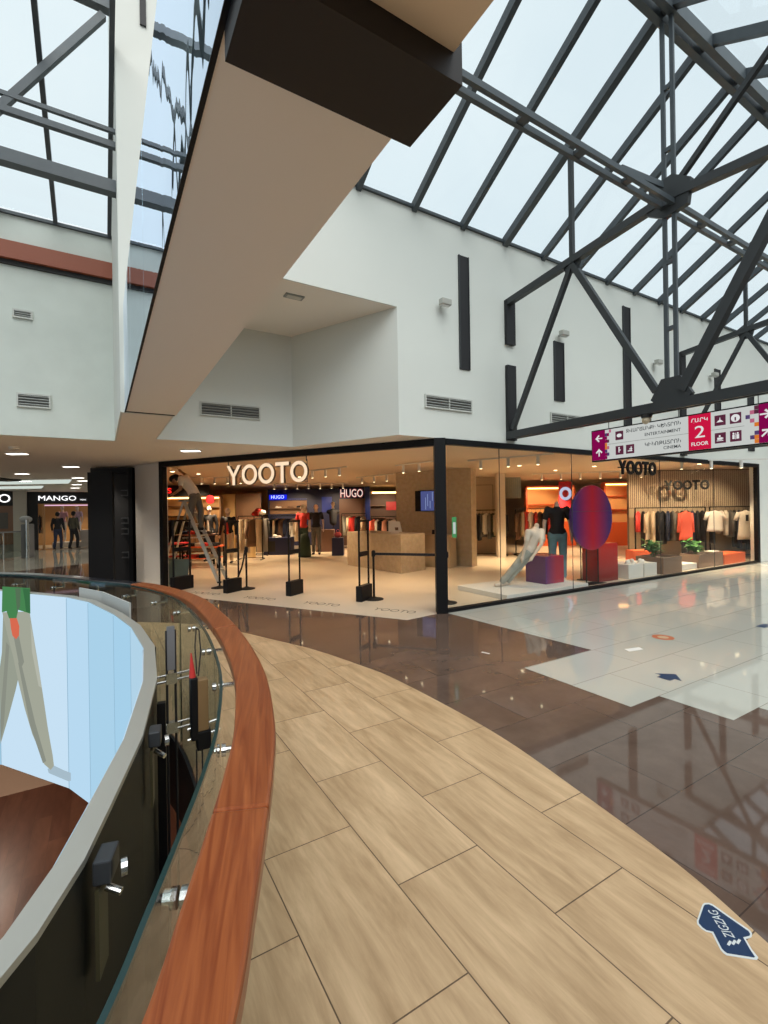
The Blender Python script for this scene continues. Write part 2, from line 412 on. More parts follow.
# upper walls
Z = 6.04
def wall_bm(x0, x1, y0, y1, z0, z1): return box(nb(), x0, x1, y0, y1, z0, z1)
bm = prism(nb(), [(.71, 5.72), (3.72, 5.72), (2.80, 7.58), (.71, 7.58)], 4.519, 4.56)
struct('ceiling_recess', bm, CREAM)
struct('wall_right', wall_bm(3.71, 15.32, 5.7, 5.9, ZC, Z), WHITE)
struct('wall_right', wall_bm(.72, 3.71, 5.7, 5.9, 4.52, Z), WHITE)
struct('wall_right', wall_bm(15.32, 24, 5.7, 5.9, 0, Z), WHITE)
bm = prism(nb(), [(3.71, 5.9), (3.71, 5.7), (2.79, 7.56), (2.9, 7.7)], ZC, 4.52); struct('wall_recess_right', bm, WHITE)
struct('wall_recess_back', wall_bm(.72, 2.85, 7.56, 7.7, ZC, 4.52), WHITE)
struct('wall_pier', wall_bm(.2, .72, 5.7, 8.2, ZC, 9.2), WHITE)
struct('wall_pier_upper', wall_bm(.72, 2.4, 5.705, 8.2, 4.6, 9.2), WHITE)
struct('wall_left', wall_bm(-14, .2, 8.0, 8.2, ZC, 5.65), CONC)
struct('ceiling', prism(nb(), [(-24, 8.03), (.22, 8.03), (.22, 5.72), (.70, 5.72), (.70, 7.58), (2.80, 7.58), (3.73, 5.72), (4.5, 5.72), (4.55, 5.8), (1.16, 11.1), (.72, 12.1), (.72, 30), (-24, 30)], ZC-.001, ZC+.03), LOWC)
struct('wall_store_outer', prism(nb(), [(1.12, 10.98), (1.25, 11.05), (.85, 12.2), (.85, 24.6), (.7, 24.6), (.7, 12.1)], 0, ZC), mat('white_store_wall', (.70, .66, .60), .7))
struct('wall_back', wall_bm(-6, 24, -6.2, -6, 0, 5), mat('dark_back_wall', (.10, .07, .055), .6))  # unseen wall, coloured dark so the window reflections stay faint
struct('wall_unseen_end', wall_bm(24, 24.2, -6, 5.9, 0, 6), mat('unseen_end_wall', (.16, .12, .09), .6))  # out of view, added to block open sky in the shop window reflections
struct('wall_far_left', wall_bm(-24.2, -24, 8, 30, 0, ZC), LOWC)
# red-brown band and the thin black strip below it on the left wall
bm = nb(); box(bm, -14, .2, 7.9, 8.0, 5.02, 5.25); o = struct('trim_2', bm, WALN)
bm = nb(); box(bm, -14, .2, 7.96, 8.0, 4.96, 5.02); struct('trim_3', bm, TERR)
# dark edge line where the left wall and pier meet the roofs
bm = nb(); box(bm, 2.4, 24, 5.66, 5.72, 6.03, 6.07); struct('trim_4', bm, STEEL)
bm = nb(); box(bm, -14, .2, 7.96, 8.03, 5.64, 5.68); struct('trim_5', bm, STEEL)

# gallery (upper floor edge) overhead with its glass
t = thing('gallery_walkway', 'cream underside of the upper gallery slab running overhead towards the white pier', 'walkway', (0, 0, 2.67))
bm = nb(); box(bm, .251, .735, 1.072, 5.68, 0, .3); obj('soffit_slab', bm, CREAM, t)
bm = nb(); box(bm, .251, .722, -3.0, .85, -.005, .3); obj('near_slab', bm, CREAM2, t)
bm = nb(); box(bm, .251, .748, .851, 1.071, -.07, .28); obj('cross_beam', bm, DKBEAM, t)
bm = nb(); box(bm, .236, .250, -3, 5.68, -.004, 0.0); box(bm, .25, .72, 5.62, 5.65, -.006, .0); obj('edge_profile', bm, BLACK, t)
for y0, y1 in ((-3, .55), (.55, 3.1), (3.1, 5.66)):
    bm = nb(); box(bm, .238, .248, y0+.004, y1-.004, .002, 1.13); obj('glass_panel', bm, BRIDGEGLASS, t)

# ------------------------------------------------------------------ roofs
ZR = 7.66; YR = 3.05; YE = .4; XS, XE = 2.42, 23
t = thing('gable_skylight', 'pitched glass roof with slate grey rafters above the white shop wall', 'skylight', (0, 0, 0))
def zroof(y): return 6.08+(ZR-6.08)*(5.7-y)/(5.7-YR) if y > YR else ZR-(ZR-6.08)*(YR-y)/(5.7-YR)
k0 = -5
xs = [5.89+.93*k for k in range(-3, 19)]
for i, x in enumerate(xs):
    w = .11 if (i-3) % 6 == 0 else .075
    bm = nb(); bar(bm, (x, 5.72, zroof(5.7)-.05), (x, YR, ZR-.05), w, .12); obj('rafter', bm, STEEL, t)
    bm = nb(); bar(bm, (x, YR, ZR-.05), (x, YE, zroof(YE)-.05), w, .12); obj('rafter', bm, STEEL, t)
for a, b in zip([XS]+xs, xs+[XE]):
    for y0, y1 in ((5.72, YR), (YR, YE)):
        bm = nb(); v = [bm.verts.new(c) for c in ((a, y0, zroof(y0)+.03), (b, y0, zroof(y0)+.03), (b, y1, zroof(y1)+.03), (a, y1, zroof(y1)+.03))]
        g = bmesh.ops.extrude_face_region(bm, geom=[bm.faces.new(v)])
        for e in g['geom']:
            if isinstance(e, bmesh.types.BMVert): e.co.z += .012
        obj('glass_pane', bm, SKYGLASS, t)
bm = nb(); box(bm, XS, XE, YR-.11, YR-.03, ZR-.22, ZR-.04); box(bm, XS, XE, YR+.03, YR+.11, ZR-.22, ZR-.04); obj('ridge_beam', bm, STEEL, t)
bm = nb(); box(bm, XS, XE, YE-.05, YE+.05, 6.0, 6.15); obj('eaves_beam', bm, STEEL, t)

# left skylight
t = thing('lean_to_skylight', 'sloping glass roof above the pale left wall with the red band', 'skylight', (0, 0, 0))
def zl(y): return 5.72+.36*(8-y)
lx = [.17-.65*k for k in range(0, 16)]
for x in lx:
    bm = nb(); bar(bm, (x, 8, zl(8)-.04), (x, -1, zl(-1)-.04), .05, .08); obj('rafter', bm, STEEL, t)
for a, b in zip(lx[1:]+[-12], lx):
    bm = nb(); v = [bm.verts.new(c) for c in ((a, 8, zl(8)), (b, 8, zl(8)), (b, -1, zl(-1)), (a, -1, zl(-1)))]
    g = bmesh.ops.extrude_face_region(bm, geom=[bm.faces.new(v)])
    for e in g['geom']:
        if isinstance(e, bmesh.types.BMVert): e.co.z += .012
    obj('glass_pane', bm, SKYGLASS, t)
t = thing('lattice_girder', 'slate steel lattice girder with diagonal brace under the left skylight', 'girder', (0, 6.0, 0))
for z, w in ((5.2, .12), (5.68, .06), (5.84, .04)):
    bm = nb(); bar(bm, (-12, 0, z), (.2, 0, z), w, w*1.1); obj('chord', bm, STEEL, t)
bm = nb(); bar(bm, (-12, 0, 7.2), (.2, 0, 7.2), .1, .1); obj('chord', bm, STEEL, t)
for k in range(5):
    x = .1-k*2.4
    bm = nb(); bar(bm, (x, .02, 7.1), (x-1.2, .02, 5.25), .07, .07); obj('diagonal_brace', bm, STEEL, t)
    bm = nb(); bar(bm, (x-2.4, .02, 7.1), (x-1.2, .02, 5.25), .07, .07); obj('diagonal_brace', bm, STEEL, t)

# longitudinal tie
t = thing('ridge_tie_beam', 'long twin-angle steel tie running under the ridge through every truss', 'beam', (0, 3.05, 5.2))
for dy in (-.06, .06):
    bm = nb(); bar(bm, (.75, dy, 0), (23, dy, 0), .045, .06); obj('angle_bar', bm, STEEL, t)
for k in range(27):
    x = .9+.82*k
    bm = nb(); box(bm, x, x+.1, -.045, .045, -.02, .02); obj('spacer_plate', bm, STEEL, t)

# trusses
def truss(x, label):
    t = thing('roof_truss', label, 'truss', (x, 0, 0), 0, 'steel roof trusses across the hall')
    yw = 5.68; ys = .45
    def P(y, z): return (0, y, z)
    for dx in (-.05, .05):
        bm = nb(); bar(bm, (dx, yw, 2.8), (dx, ys, 2.8), .045, .12); obj('bottom_chord', bm, STEELD, t)
    bm = nb(); bar(bm, P(yw, 5.03), P(YR, 5.3), .10, .10); obj('top_chord', bm, STEELD, t)
    bm = nb(); bar(bm, P(YR, 5.3), P(ys, 5.03), .10, .10); obj('top_chord', bm, STEELD, t)
    for dy in (-.055, .055):
        bm = nb(); bar(bm, P(YR+dy, 2.85), P(YR+dy, 7.5), .045, .035); obj('king_post', bm, STEEL, t)
    for z in (3.7, 4.5, 5.85, 6.6):
        bm = nb(); box(bm, -.02, .02, YR-.04, YR+.04, z, z+.05); obj('batten_plate', bm, STEEL, t)
    for s in (1, -1):
        y = YR+s*1.36
        bm = nb(); bar(bm, P(y, 5.14), P(y, zroof(y)-.08), .06, .06); obj('upper_post', bm, STEELD, t)
        bm = nb(); bar(bm, P(y, 5.12), P(YR+s*2.55, 2.9), .07, .07); obj('diagonal_brace', bm, STEELD, t)
        bm = nb(); bar(bm, P(y, 5.12), P(YR+s*.18, 3.0), .08, .08) if s > 0 else bar(bm, P(YR-.12, 2.95), P(YR-1.36, 5.14), .11, .11)
        obj('diagonal_brace', bm, STEELD, t)
        bm = nb(); vp = [(y+a, b) for a, b in ((-.17, 5.2), (.17, 5.2), (.1, 4.98), (-.1, 4.98))]
        A = [bm.verts.new((-.012, a, b)) for a, b in vp]; B = [bm.verts.new((.012, a, b)) for a, b in vp]
        bm.faces.new(A); bm.faces.new(B[::-1])
        for i in range(4): bm.faces.new((A[i], A[(i+1) % 4], B[(i+1) % 4], B[i]))
        obj('gusset_plate', bm, STEELD, t)
    bm = nb(); bar(bm, P(YR-.1, 5.42), P(YR-1.5, zroof(YR-1.5)-.1), .06, .06); obj('diagonal_brace', bm, STEELD, t)
    for zc, sc in ((5.3, 1), (2.98, 1)):
        pts = [(-.24, -.08), (-.11, .15), (.11, .15), (.24, -.08), (.2, -.12), (-.2, -.12)] if zc < 4 else [(-.22, -.2), (-.26, .08), (-.05, .24), (.22, .2), (.26, -.1), (.05, -.24)]
        bm = nb(); A = [bm.verts.new((-.035, YR+a, zc+b)) for a, b in pts]; B = [bm.verts.new((.035, YR+a, zc+b)) for a, b in pts]
        bm.faces.new(A); bm.faces.new(B[::-1])
        for i in range(len(pts)): bm.faces.new((A[i], A[(i+1) % len(pts)], B[(i+1) % len(pts)], B[i]))
        bmesh.ops.recalc_face_normals(bm, faces=bm.faces)
        obj('gusset_plate', bm, STEELD, t)
    bm = nb(); box(bm, -.06, .14, 5.64, 5.71, 2.72, 3.98); obj('bearing_plate', bm, BLACKM, t)
    bm = nb(); box(bm, -.06, .14, 5.64, 5.71, 4.33, 5.07); obj('bearing_plate', bm, BLACKM, t)
    return t
truss(5.91, 'nearest slate steel roof truss, the two-storey one the floor sign hangs from')
truss(11.4, 'second slate steel roof truss, seen behind the nearest one')
truss(16.9, 'farthest slate steel roof truss at the right edge')
# knee strut from tie beam to gusset
single('steel_strut', 'short flat steel strut from ridge tie to the big truss gusset', 'strut', bar(nb(), (4.95, 3.05, 5.30), (5.8, 3.07, 5.42), .03, .07), STEEL)

# ------------------------------------------------------------------ wall things
slots = [(4.87, 5.05, 3.78, 5.57, 'tall black slot panel left of the nearest truss, highest on the white wall'),
         (7.08, 7.32, 3.52, 4.6, 'short black slot panel between the two diagonals of the nearest truss'),
         (9.2, 9.42, 3.0, 5.68, 'tall black slot panel right of the first truss diagonal'),
         (12.98, 13.22, 3.3, 4.93, 'narrow black slot panel beside the far truss diagonal'),
         (14.75, 15.05, 3.0, 4.57, 'black slot panel at the right edge above the shop window end')]
for x0, x1, z0, z1, lb in slots:
    t = thing('slot_panel', lb, 'panel', ((x0+x1)/2, 5.7, z0), 0, 'black slot panels on the white wall'); w = (x1-x0)/2
    bm = nb(); box(bm, -w, w, -.02, 0, 0, z1-z0); obj('black_infill', bm, BLACKM, t)
    bm = nb(); box(bm, -w-.012, -w, -.035, 0, 0, z1-z0); box(bm, w, w+.012, -.035, 0, 0, z1-z0); obj('reveal_edge', bm, STEELD, t)
single('slot_panel', 'small black slot panel high on the pier at the upper left', 'panel', box(nb(), -.03, .03, -.02, 0, 0, 2.2), BLACKM, (.47, 5.7, 6.89))
def vent(loc, w, h, lb, rz=0, n=4, cut=True):
    t = thing('air_vent', lb, 'vent', loc, rz, 'wall air vents')
    bm = nb(); box(bm, -w/2, w/2, -.012, 0, 0, h); obj('backing', bm, DKV, t)
    bm = nb(); f = .02
    for a in ((-w/2-f, w/2+f, -f, 0), (-w/2-f, w/2+f, h, h+f), (-w/2-f, -w/2, 0, h), (w/2, w/2+f, 0, h)): box(bm, a[0], a[1], -.03, 0, a[2], a[3])
    if cut: box(bm, -.008, .008, -.03, 0, 0, h)
    obj('frame', bm, mat('vent_frame', (.55, .56, .52), .5), t)
    for k in range(n):
        z = h*(k+.5)/n
        bm = nb(); bar(bm, (-w/2, -.02, z), (w/2, -.02, z), .025, .012, up=(0, .6, 1)); obj('louvre', bm, GREYV, t)
vent((4.63, 5.7, 3.13), .88, .16, 'louvred grey air vent on the white wall left of the nearest truss')
vent((7.41, 5.7, 3.12), .88, .16, 'louvred air vent half hidden behind the floor sign truss')
vent((1.78, 7.56, 3.09), .88, .17, 'louvred grey vent in the recess wall above the shop ceiling')
vent((-.755, 8.0, 3.08), .34, .15, 'larger grey vent low on the pale left wall', cut=False)
vent((-.865, 8.0, 4.28), .18, .08, 'smaller grey vent higher on the pale left wall', cut=False, n=3)
fl_lb = ['small white floodlight on the wall left of the tall slot', 'small white floodlight above the short black slot', 'small white floodlight between the truss posts', 'small white floodlight farthest along the white wall']
proto = None
for (x, z), lb in zip(((4.5, 4.70), (7.22, 4.72), (10.3, 4.66), (12.75, 4.72)), fl_lb):
    if proto is None:
        proto = t = thing('floodlight', lb, 'floodlight', (x, 5.7, z), 0, 'floodlights on the white wall')
        bm = nb(); bar(bm, (0, 0, 0), (0, -.09, -.02), .03); obj('bracket', bm, GREYV, t)
        bm = nb(); box(bm, -.09, .09, -.17, -.07, -.04, .05); obj('housing', bm, mat('lamp_housing', (.42, .42, .38), .5), t, bevel=.01)
        bm = nb(); box(bm, -.075, .075, -.15, -.085, -.052, -.042); obj('lens', bm, mat('lamp_lens', (.7, .7, .68), .2), t)
    else: dup(proto, (x, 5.7, z), None, lb)
# ceiling lamp in recess
t = thing('recess_downlight', 'small square downlight in the cream recess ceiling', 'downlight', (2.3, 6.1, 4.50))
obj('trim_ring', box(nb(), -.13, .13, -.06, .06, 0, .02), GREYV, t); obj('lamp_face', box(nb(), -.1, .1, -.04, .04, -.004, 0), mat('lamp_lens2', (.6, .58, .52), .3), t)
# rectangular ceiling lights of the low ceiling
DL = emis('downlight_face', (1, .95, .86), 5)
t0 = None
dls = [(-1.21, 10.24, 'nearest rectangular downlight in the low ceiling at the far left'), (-.54, 12.64, 'rectangular downlight left of the black screen cabinet'), (1.35, 8.64, 'rectangular downlight above the left end of the shop front'),
       (-1.71, 15.24, 'rectangular downlight deep in the low ceiling at the left edge'), (-.54, 16.45, 'third rectangular downlight in the row towards the far shop'), (-.45, 17.9, 'fourth rectangular downlight in the row towards the far shop'),
       (-.7, 20.2, 'fifth small downlight in the row towards the far shop'), (-.85, 22.85, 'last small downlight before the far shop sign'), (-2.0, 18.6, 'small downlight near the left edge by the pale ceiling strips')]
for x, y, lb in dls:
    if t0 is None:
        t0 = t = thing('ceiling_downlight', lb, 'downlight', (x, y, ZC-.02), CAMROT, 'downlights in the low ceiling')
        obj('frame', box(nb(), -.16, .16, -.08, .08, 0, .02), OFFW, t); obj('lamp_face', box(nb(), -.145, .145, -.065, .065, -.006, 0), DL, t)
    else: dup(t0, (x, y, ZC-.02), CAMROT, lb)
for (px, py), lb in (((15, 447), 'white smoke detector on the low ceiling by the nearest downlight'), ((22, 489), 'small smoke detector far along the low ceiling')):
    Y = 1.07/((512-py)/471-.01514*(px-384)/471-.006)
    single('smoke_detector', lb, 'smoke detector', lathe(nb(), [(.03, -.05), (.07, -.035), (.075, 0)], 16), OFFW, (*at(px, Y), ZC), group='smoke detectors')
# lit ceiling strips far left
STRIP = emis('lit_ceiling_strip', (.80, .90, .82), .75)
def quadO(px0, px1, Y0, Y1, skew=0):
    return [at(px0, Y0), at(px1, Y0), at(px1+skew, Y1), at(px0, Y1)]
single('ceiling_light_strip', 'long pale lit ceiling panel far left, nearer of the two', 'ceiling light', prism(nb(), quadO(-60, 72, 14.6, 16.3, -3), ZC-.02, ZC), STRIP, group='lit ceiling panels')
single('ceiling_light_strip', 'long pale lit ceiling panel far left, farther of the two', 'ceiling light', prism(nb(), quadO(-60, 44, 17.6, 19.2, -2), ZC-.02, ZC), STRIP, group='lit ceiling panels')
single('ceiling_baffle', 'dark triangular ceiling baffle at the far left edge', 'baffle', prism(nb(), [at(-40, 11.6), at(12, 14.0), at(22, 14.3), at(8, 14.5), at(-40, 13.4)], ZC-.05, ZC), BLACKM)

# ------------------------------------------------------------------ balustrade round the void
def seg(i0, i1): return GC[i0:i1+1]
t = thing('glass_balustrade', 'curved frameless glass balustrade with teal edges around the round void', 'balustrade')
for i0, i1 in ((0, 24), (24, 80), (80, 96), (96, 112), (112, 128), (128, 144), (144, 160), (160, 184), (184, 207)):
    pts = seg(i0, min(i1, 207)); pts = [p.copy() for p in pts]
    bm = nb(); strip(bm, pts, -.012, -.003, -.32, .990); o = obj('glass_panel', bm, RAILGLASS, t)
    bm = nb(); strip(bm, pts, -.0122, -.0028, .990, 1.0)
    obj('top_edge', bm, GLASSEDGE, o)
    bm = nb(); tube(bm, (pts[-1].x, pts[-1].y, -.3), (pts[-1].x, pts[-1].y, .99), .004, n=6)
    if i0: obj('panel_joint', bm, BLACKM, t)
    else: bm.free()
t = thing('handrail', 'polished reddish wood handrail sweeping along the outside of the glass balustrade', 'handrail')
def rail_seg(i0, i1, m, z0=.955, z1=1.0, nm='rail_section'):
    pts = seg(i0, i1)
    if nm == 'rail_section':
        bm = nb(); strip(bm, pts, .038, .150, z0, z1); o = obj(nm, bm, m, t, bevel=.008)
    else:
        bm = nb(); strip(bm, pts, .05, .14, z0, z1); o = obj(nm, bm, m, t)
    return o
rail_seg(4, 35, CHERRY); rail_seg(35, 66, CHERRY); rail_seg(66, 97, CHERRY); 
o = rail_seg(97, 150, mat('dark_rail_shaded', (.02, .022, .03), .18, coat=.3));  # far stretch of the rail, its shaded look painted in as a dark colour
bm = nb(); strip(bm, seg(4, 96), .062, .145, .945, .956); obj('under_plate', bm, CHROME, t)
acc = 0; last = GC[8]
for i in range(9, 150):
    acc += (GC[i]-last).length; last = GC[i]
    if acc > .5:
        acc = 0; d = (GC[i+1]-GC[i-1]).normalized(); n = Vector((d.y, -d.x, 0)); p = GC[i]
        bm = nb(); z = .90
        tube(bm, p+n*-.03+Vector((0, 0, z)), p+n*-.016+Vector((0, 0, z)),   .016, n=16)
        tube(bm, p+n*.0+Vector((0, 0, z)), p+n*.012+Vector((0, 0, z)), .018, n=16)
        tube(bm, p+n*.012+Vector((0, 0, z)), p+n*.085+Vector((0, 0, z)), .009, n=12)
        tube(bm, p+n*.085+Vector((0, 0, z-.012)), p+n*.085+Vector((0, 0, .955)), .010, n=12)
        obj('standoff_bracket', bm, CHROME, t)

# ------------------------------------------------------------------ led ring
RO = offset_loop(RING_IN, -.057); NR = len(RING_IN)
t = thing('led_screen_ring', 'big faceted ring of light blue screens hanging in the void, silver rim', 'screen', (0, 0, -.68))
ZB, ZT = -.03, 1.58
scr_cols = [(.60, .79, .95), (.50, .73, .92), (.42, .67, .86), (.40, .66, .86), (.46, .68, .84), (.52, .66, .78)]
IN2 = offset_loop(RING_IN, -.004)
for i in range(NR):
    j = (i+1) % NR
    a, b, c, d = RING_IN[i], RING_IN[j], IN2[j], IN2[i]
    bm = nb(); prism(bm, [a, b, c, d], ZB, ZT-.004)
    o = obj('screen_panel', bm, emis('screen_blue_%d' % (i % 6), scr_cols[i % 6], .95), t)
    A_, B_ = Vector(a), Vector(b); n_ = Vector(((B_-A_).y, -(B_-A_).x)).normalized(); e_ = (B_-A_).normalized()*.006
    obj('panel_seam', prism(nb(), [tuple(B_-e_), tuple(B_), tuple(B_+n_*.001), tuple(B_-e_+n_*.001)], ZB, ZT-.01), emis('seam_blue', (.30, .52, .70), .8), o)
    bm = nb(); prism(bm, [offset_loop(RING_IN, -.005)[i], offset_loop(RING_IN, -.005)[j], RO[j], RO[i]], ZT-.012, ZT+.003); obj('rim_section', bm, ALU, t)
    e = offset_loop(RING_IN, -.04); f = offset_loop(RING_IN, -.054)
    bm = nb(); prism(bm, [e[i], e[j], f[j], f[i]], -.05, ZT-.012); obj('outer_shell', bm, mat('shell_dark', (.010, .011, .010), .5, spec=.3), t)
# picture on the screen: walking legs, green jacket
fa, fb = Vector((-1.75, 6.05)), None
A0 = Vector(RING_IN[0]); B0 = Vector(RING_IN[1]); Ldir = (B0-A0).normalized(); Nin = Vector((Ldir.y, -Ldir.x))
def onscr(px, py):
    s = px/66*.976
    k = px/66; ytop = 588+7*k; ybot = 756+28*k
    z = 1.60-(py-ytop)/(ybot-ytop)*1.61
    q = A0+Ldir*s
    return q, z
PIC = thing('screen_picture', 'picture of a walker in green jacket and khaki trousers shown on the screen ring', 'picture', (0, 0, -.68))
def picpart(name, pts, col, e, off=.004, s=.9):
    bm = nb(); A = []; B = []
    for p in pts:
        q, z = onscr(*p)
        q1 = q+Nin*off; q2 = q+Nin*(off+.001)
        A.append(bm.verts.new((q1.x, q1.y, z))); B.append(bm.verts.new((q2.x, q2.y, z)))
    bm.faces.new(A); bm.faces.new(B[::-1])
    for i in range(len(A)): bm.faces.new((A[i], A[(i+1) % len(A)], B[(i+1) % len(A)], B[i]))
    bmesh.ops.recalc_face_normals(bm, faces=bm.faces)
    obj(name, bm, emis(e, col, s), t)
picpart('pictured_leg', [(4.2, 611), (32, 611), (35, 632), (38.5, 655), (42, 680), (45, 703), (47.6, 724), (50, 740), (52, 753), (53, 763), (50, 767), (44, 761), (40, 748), (33, 731), (26, 706), (20, 680), (15, 655), (9, 632)], (.40, .42, .34), 'pic_khaki', .006)
picpart('pictured_leg', [(5, 611), (20, 640), (21, 670), (17, 686), (9, 712), (0, 738), (0, 668), (3, 650)], (.34, .37, .30), 'pic_khaki2', .005)
picpart('trouser_fold', [(20, 660), (24, 665), (36, 720), (46, 758), (43, 760), (31, 722)], (.28, .30, .25), 'pic_khaki3', .0075)
picpart('trouser_fold', [(14, 625), (20, 628), (26, 660), (22, 668)], (.30, .33, .27), 'pic_khaki3', .0075)
picpart('pictured_shoe', [(47, 766), (53, 763), (62, 768), (71, 772), (72, 777), (66, 779), (56, 774), (48, 770)], (.42, .55, .64), 'pic_shoe', .005)
picpart('pictured_jacket', [(5, 586), (33, 588), (33, 613), (21, 609), (19, 617), (11.5, 617), (9, 610), (4, 611)], (.07, .25, .09), 'pic_green', .008)
picpart('jacket_shade', [(26, 588), (33, 589), (32.8, 612.5), (29, 611), (28, 600)], (.045, .17, .065), 'pic_green3', .0095)
picpart('trouser_fold', [(33, 622), (35, 634), (43, 686), (40, 684), (34, 650)], (.50, .52, .44), 'pic_khaki4', .0075)
picpart('trouser_fold', [(8, 640), (11, 644), (4, 720), (0, 735), (0, 715)], (.27, .30, .25), 'pic_khaki3', .0065)
picpart('jacket_shade', [(18.5, 588), (24, 588), (23, 606), (20, 611)], (.10, .18, .10), 'pic_green2', .0095)
picpart('pictured_hand', [(12.5, 617), (19.5, 617), (22, 625), (21.5, 634), (18.5, 637.5), (15, 634), (13.5, 627)], (.75, .16, .09), 'pic_hand', .0095)
bpy.data.objects.remove(PIC)
# brackets, cover panel
def ring_at(i, f, off, z):
    a = Vector(RING_IN[i]); b = Vector(RING_IN[(i+1) % NR]); p = a.lerp(b, f); d = (b-a).normalized(); n = Vector((-d.y, d.x))
    return (p+n*off), math.atan2(d.y, d.x)
for (i, f) in ((8, .8), (6, .85)):
    p, an = ring_at(i, f, .085, 0)
    bm = nb(); box(bm, p.x-.032, p.x+.032, p.y-.018, p.y+.018, ZT-.065, ZT-.015, an, (p.x, p.y)); o = obj('rigging_bracket', bm, mat('bracket_dark', (.03, .035, .042), .35), t, bevel=.004)
    bm = nb(); p2, _ = ring_at(i, f+.05, .115, 0); tube(bm, (p2.x, p2.y, ZT-.05), (p2.x+.012, p2.y, ZT-.05), .018, n=12); tube(bm, (p.x, p.y, ZT-.09), (p2.x, p2.y, ZT-.10), .008)
    obj('bracket_bolt', bm, CHROME, o)
    bm = nb(); p3, _ = ring_at(i, f, .075, 0); box(bm, p3.x-.03, p3.x+.03, p3.y-.004, p3.y+.004, ZT-.26, ZT-.075, an, (p3.x, p3.y)); obj('bracket_plate', bm, mat('olive_plate', (.06, .055, .03), .4), o)
cp = offset_loop(RING_IN, -.10); cq = offset_loop(RING_IN, -.112)
bm = nb()
for i in (1, 2):
    prism(bm, [cp[i], cp[i+1], cq[i+1], cq[i]], ZT-.15, ZT+.065)
obj('cover_panel', bm, mat('pale_grey_cover', (.42, .43, .41), .6), t)
for i, f, w in ((4, .25, .034), (4, .6, .026), (6, .2, .03)):
    p, an = ring_at(i, f, .08, 0)
    bm = nb(); box(bm, p.x-w/2, p.x+w/2, p.y-w/2, p.y+w/2, -3.8, ZT-.06, an, (p.x, p.y)); obj('support_post', bm, BLACK, t)
# cable ladder and chain hoist between ring and glass
t = thing('cable_ladder', 'slim twin-rod hanging ladder with steel clamps beside the screen ring', 'rigging', (.30, 2.62, -4.5))
for dx in (-.02, .02):
    bm = nb(); tube(bm, (dx, 0, 0), (dx, 0, 5.5), .006, n=8); obj('rod', bm, BLACKM, t)
bm = nb(); box(bm, -.018, .018, -.01, .01, 5.3, 5.52); obj('head_plate', bm, mat('plate_grey', (.16, .16, .17), .5), t)
for z in (5.27, 5.02):
    bm = nb(); tube(bm, (-.09, 0, z), (.10, .0, z+.01), .006); tube(bm, (-.08, 0, z-.03), (.11, .0, z-.02), .006); box(bm, -.025, .025, -.018, .018, z-.04, z+.015); obj('clamp', bm, CHROME, t)
t = thing('chain_hoist', 'small brown and black chain hoist with red hook hanging behind the glass', 'hoist', (.315, 1.86, .74))
bm = nb(); box(bm, -.016, .022, -.018, .018, .05, .24); obj('chain_bag', bm, mat('hoist_brown', (.2, .12, .05), .6), t, bevel=.004)
bm = nb(); box(bm, -.04, -.014, -.02, .02, .02, .25); box(bm, -.02, .03, -.02, .02, -.02, .05); obj('body', bm, BLACK, t, bevel=.005)
bm = nb(); tube(bm, (-.03, 0, .25), (-.034, 0, .34), .012, .002, n=12); obj('hook_cone', bm, FABR, t)
bm = nb(); path_tube(bm, [(-.01, 0, .25), (.0, 0, .34), (-.005, 0, .42), (-.015, 0, .43), (-.02, 0, .36), (-.015, 0, .26)], .0025, 6); path_tube(bm, [(.0, 0, -.02), (0, 0, -1)], .003, 6); path_tube(bm, [(-.02, 0, -.02), (-.02, 0, -1)], .003, 6); obj('cable', bm, BLACKM, t)
bm = nb(); tube(bm, (-.05, 0, .02), (.07, .0, .035), .006); tube(bm, (-.05, 0, .06), (.07, 0, .075), .006); obj('clamp', bm, CHROME, t)

# ------------------------------------------------------------------ floor stickers
def sticker(pts, name, label, m, z=.0035, group=None):
    return single(name, label, 'sticker', prism(nb(), pts, 0, .0006), m, (0, 0, z), group=group)
SB = mat('sticker_navy', (.006, .028, .085), .45); SWH = mat('sticker_white', (.62, .66, .66), .5)
def FP(px, py):
    w = (512-py)/471-.01514*(px-384)/471-.006; tt = -1.6/w
    return O(((px-384)/471+.01514*(512-py)/471)*tt, tt)
cp_ = lambda x, y: FP(690+x/9.846, 880+y/9.846)
t = thing('arrow_sticker', 'navy arrow floor sticker with white outline reading ZIGZAG', 'sticker', (0, 0, .002))
outl = [(120, 250), (140, 232), (185, 230), (225, 245), (400, 370), (590, 500), (612, 535), (605, 568), (575, 582), (548, 585), (610, 690), (672, 768), (660, 792), (625, 790), (360, 748), (330, 728), (300, 695), (215, 528), (160, 515), (110, 485), (70, 440), (66, 410)]
inn = [(135, 262), (150, 248), (185, 246), (222, 262), (395, 385), (575, 510), (592, 538), (585, 555), (560, 562), (522, 570), (590, 690), (640, 765), (625, 770), (365, 728), (342, 712), (312, 682), (228, 515), (160, 500), (120, 472), (86, 432), (84, 410)]
obj('outline', prism(nb(), [cp_(*p) for p in outl], 0, .0006), SWH, t)
obj('panel', prism(nb(), [cp_(*p) for p in inn], .0006, .0010), SB, t)
def floor_text(s, c, size, ang, w, h, parent, m, z, name='lettering'):
    bm = text_bm(s, w, h, .0006, .0)
    for v in bm.verts:
        x, y, zz = v.co; v.co = Vector((x, zz, y))
    bmesh.ops.recalc_face_normals(bm, faces=bm.faces)
    mt = Matrix.Translation((c[0], c[1], z)) @ Matrix.Rotation(ang, 4, 'Z'); bmesh.ops.transform(bm, matrix=mt, verts=bm.verts)
    return obj(name, bm, m, parent)
p1 = Vector(cp_(395, 575)); p2 = Vector(cp_(215, 305)); dd = (p2-p1)
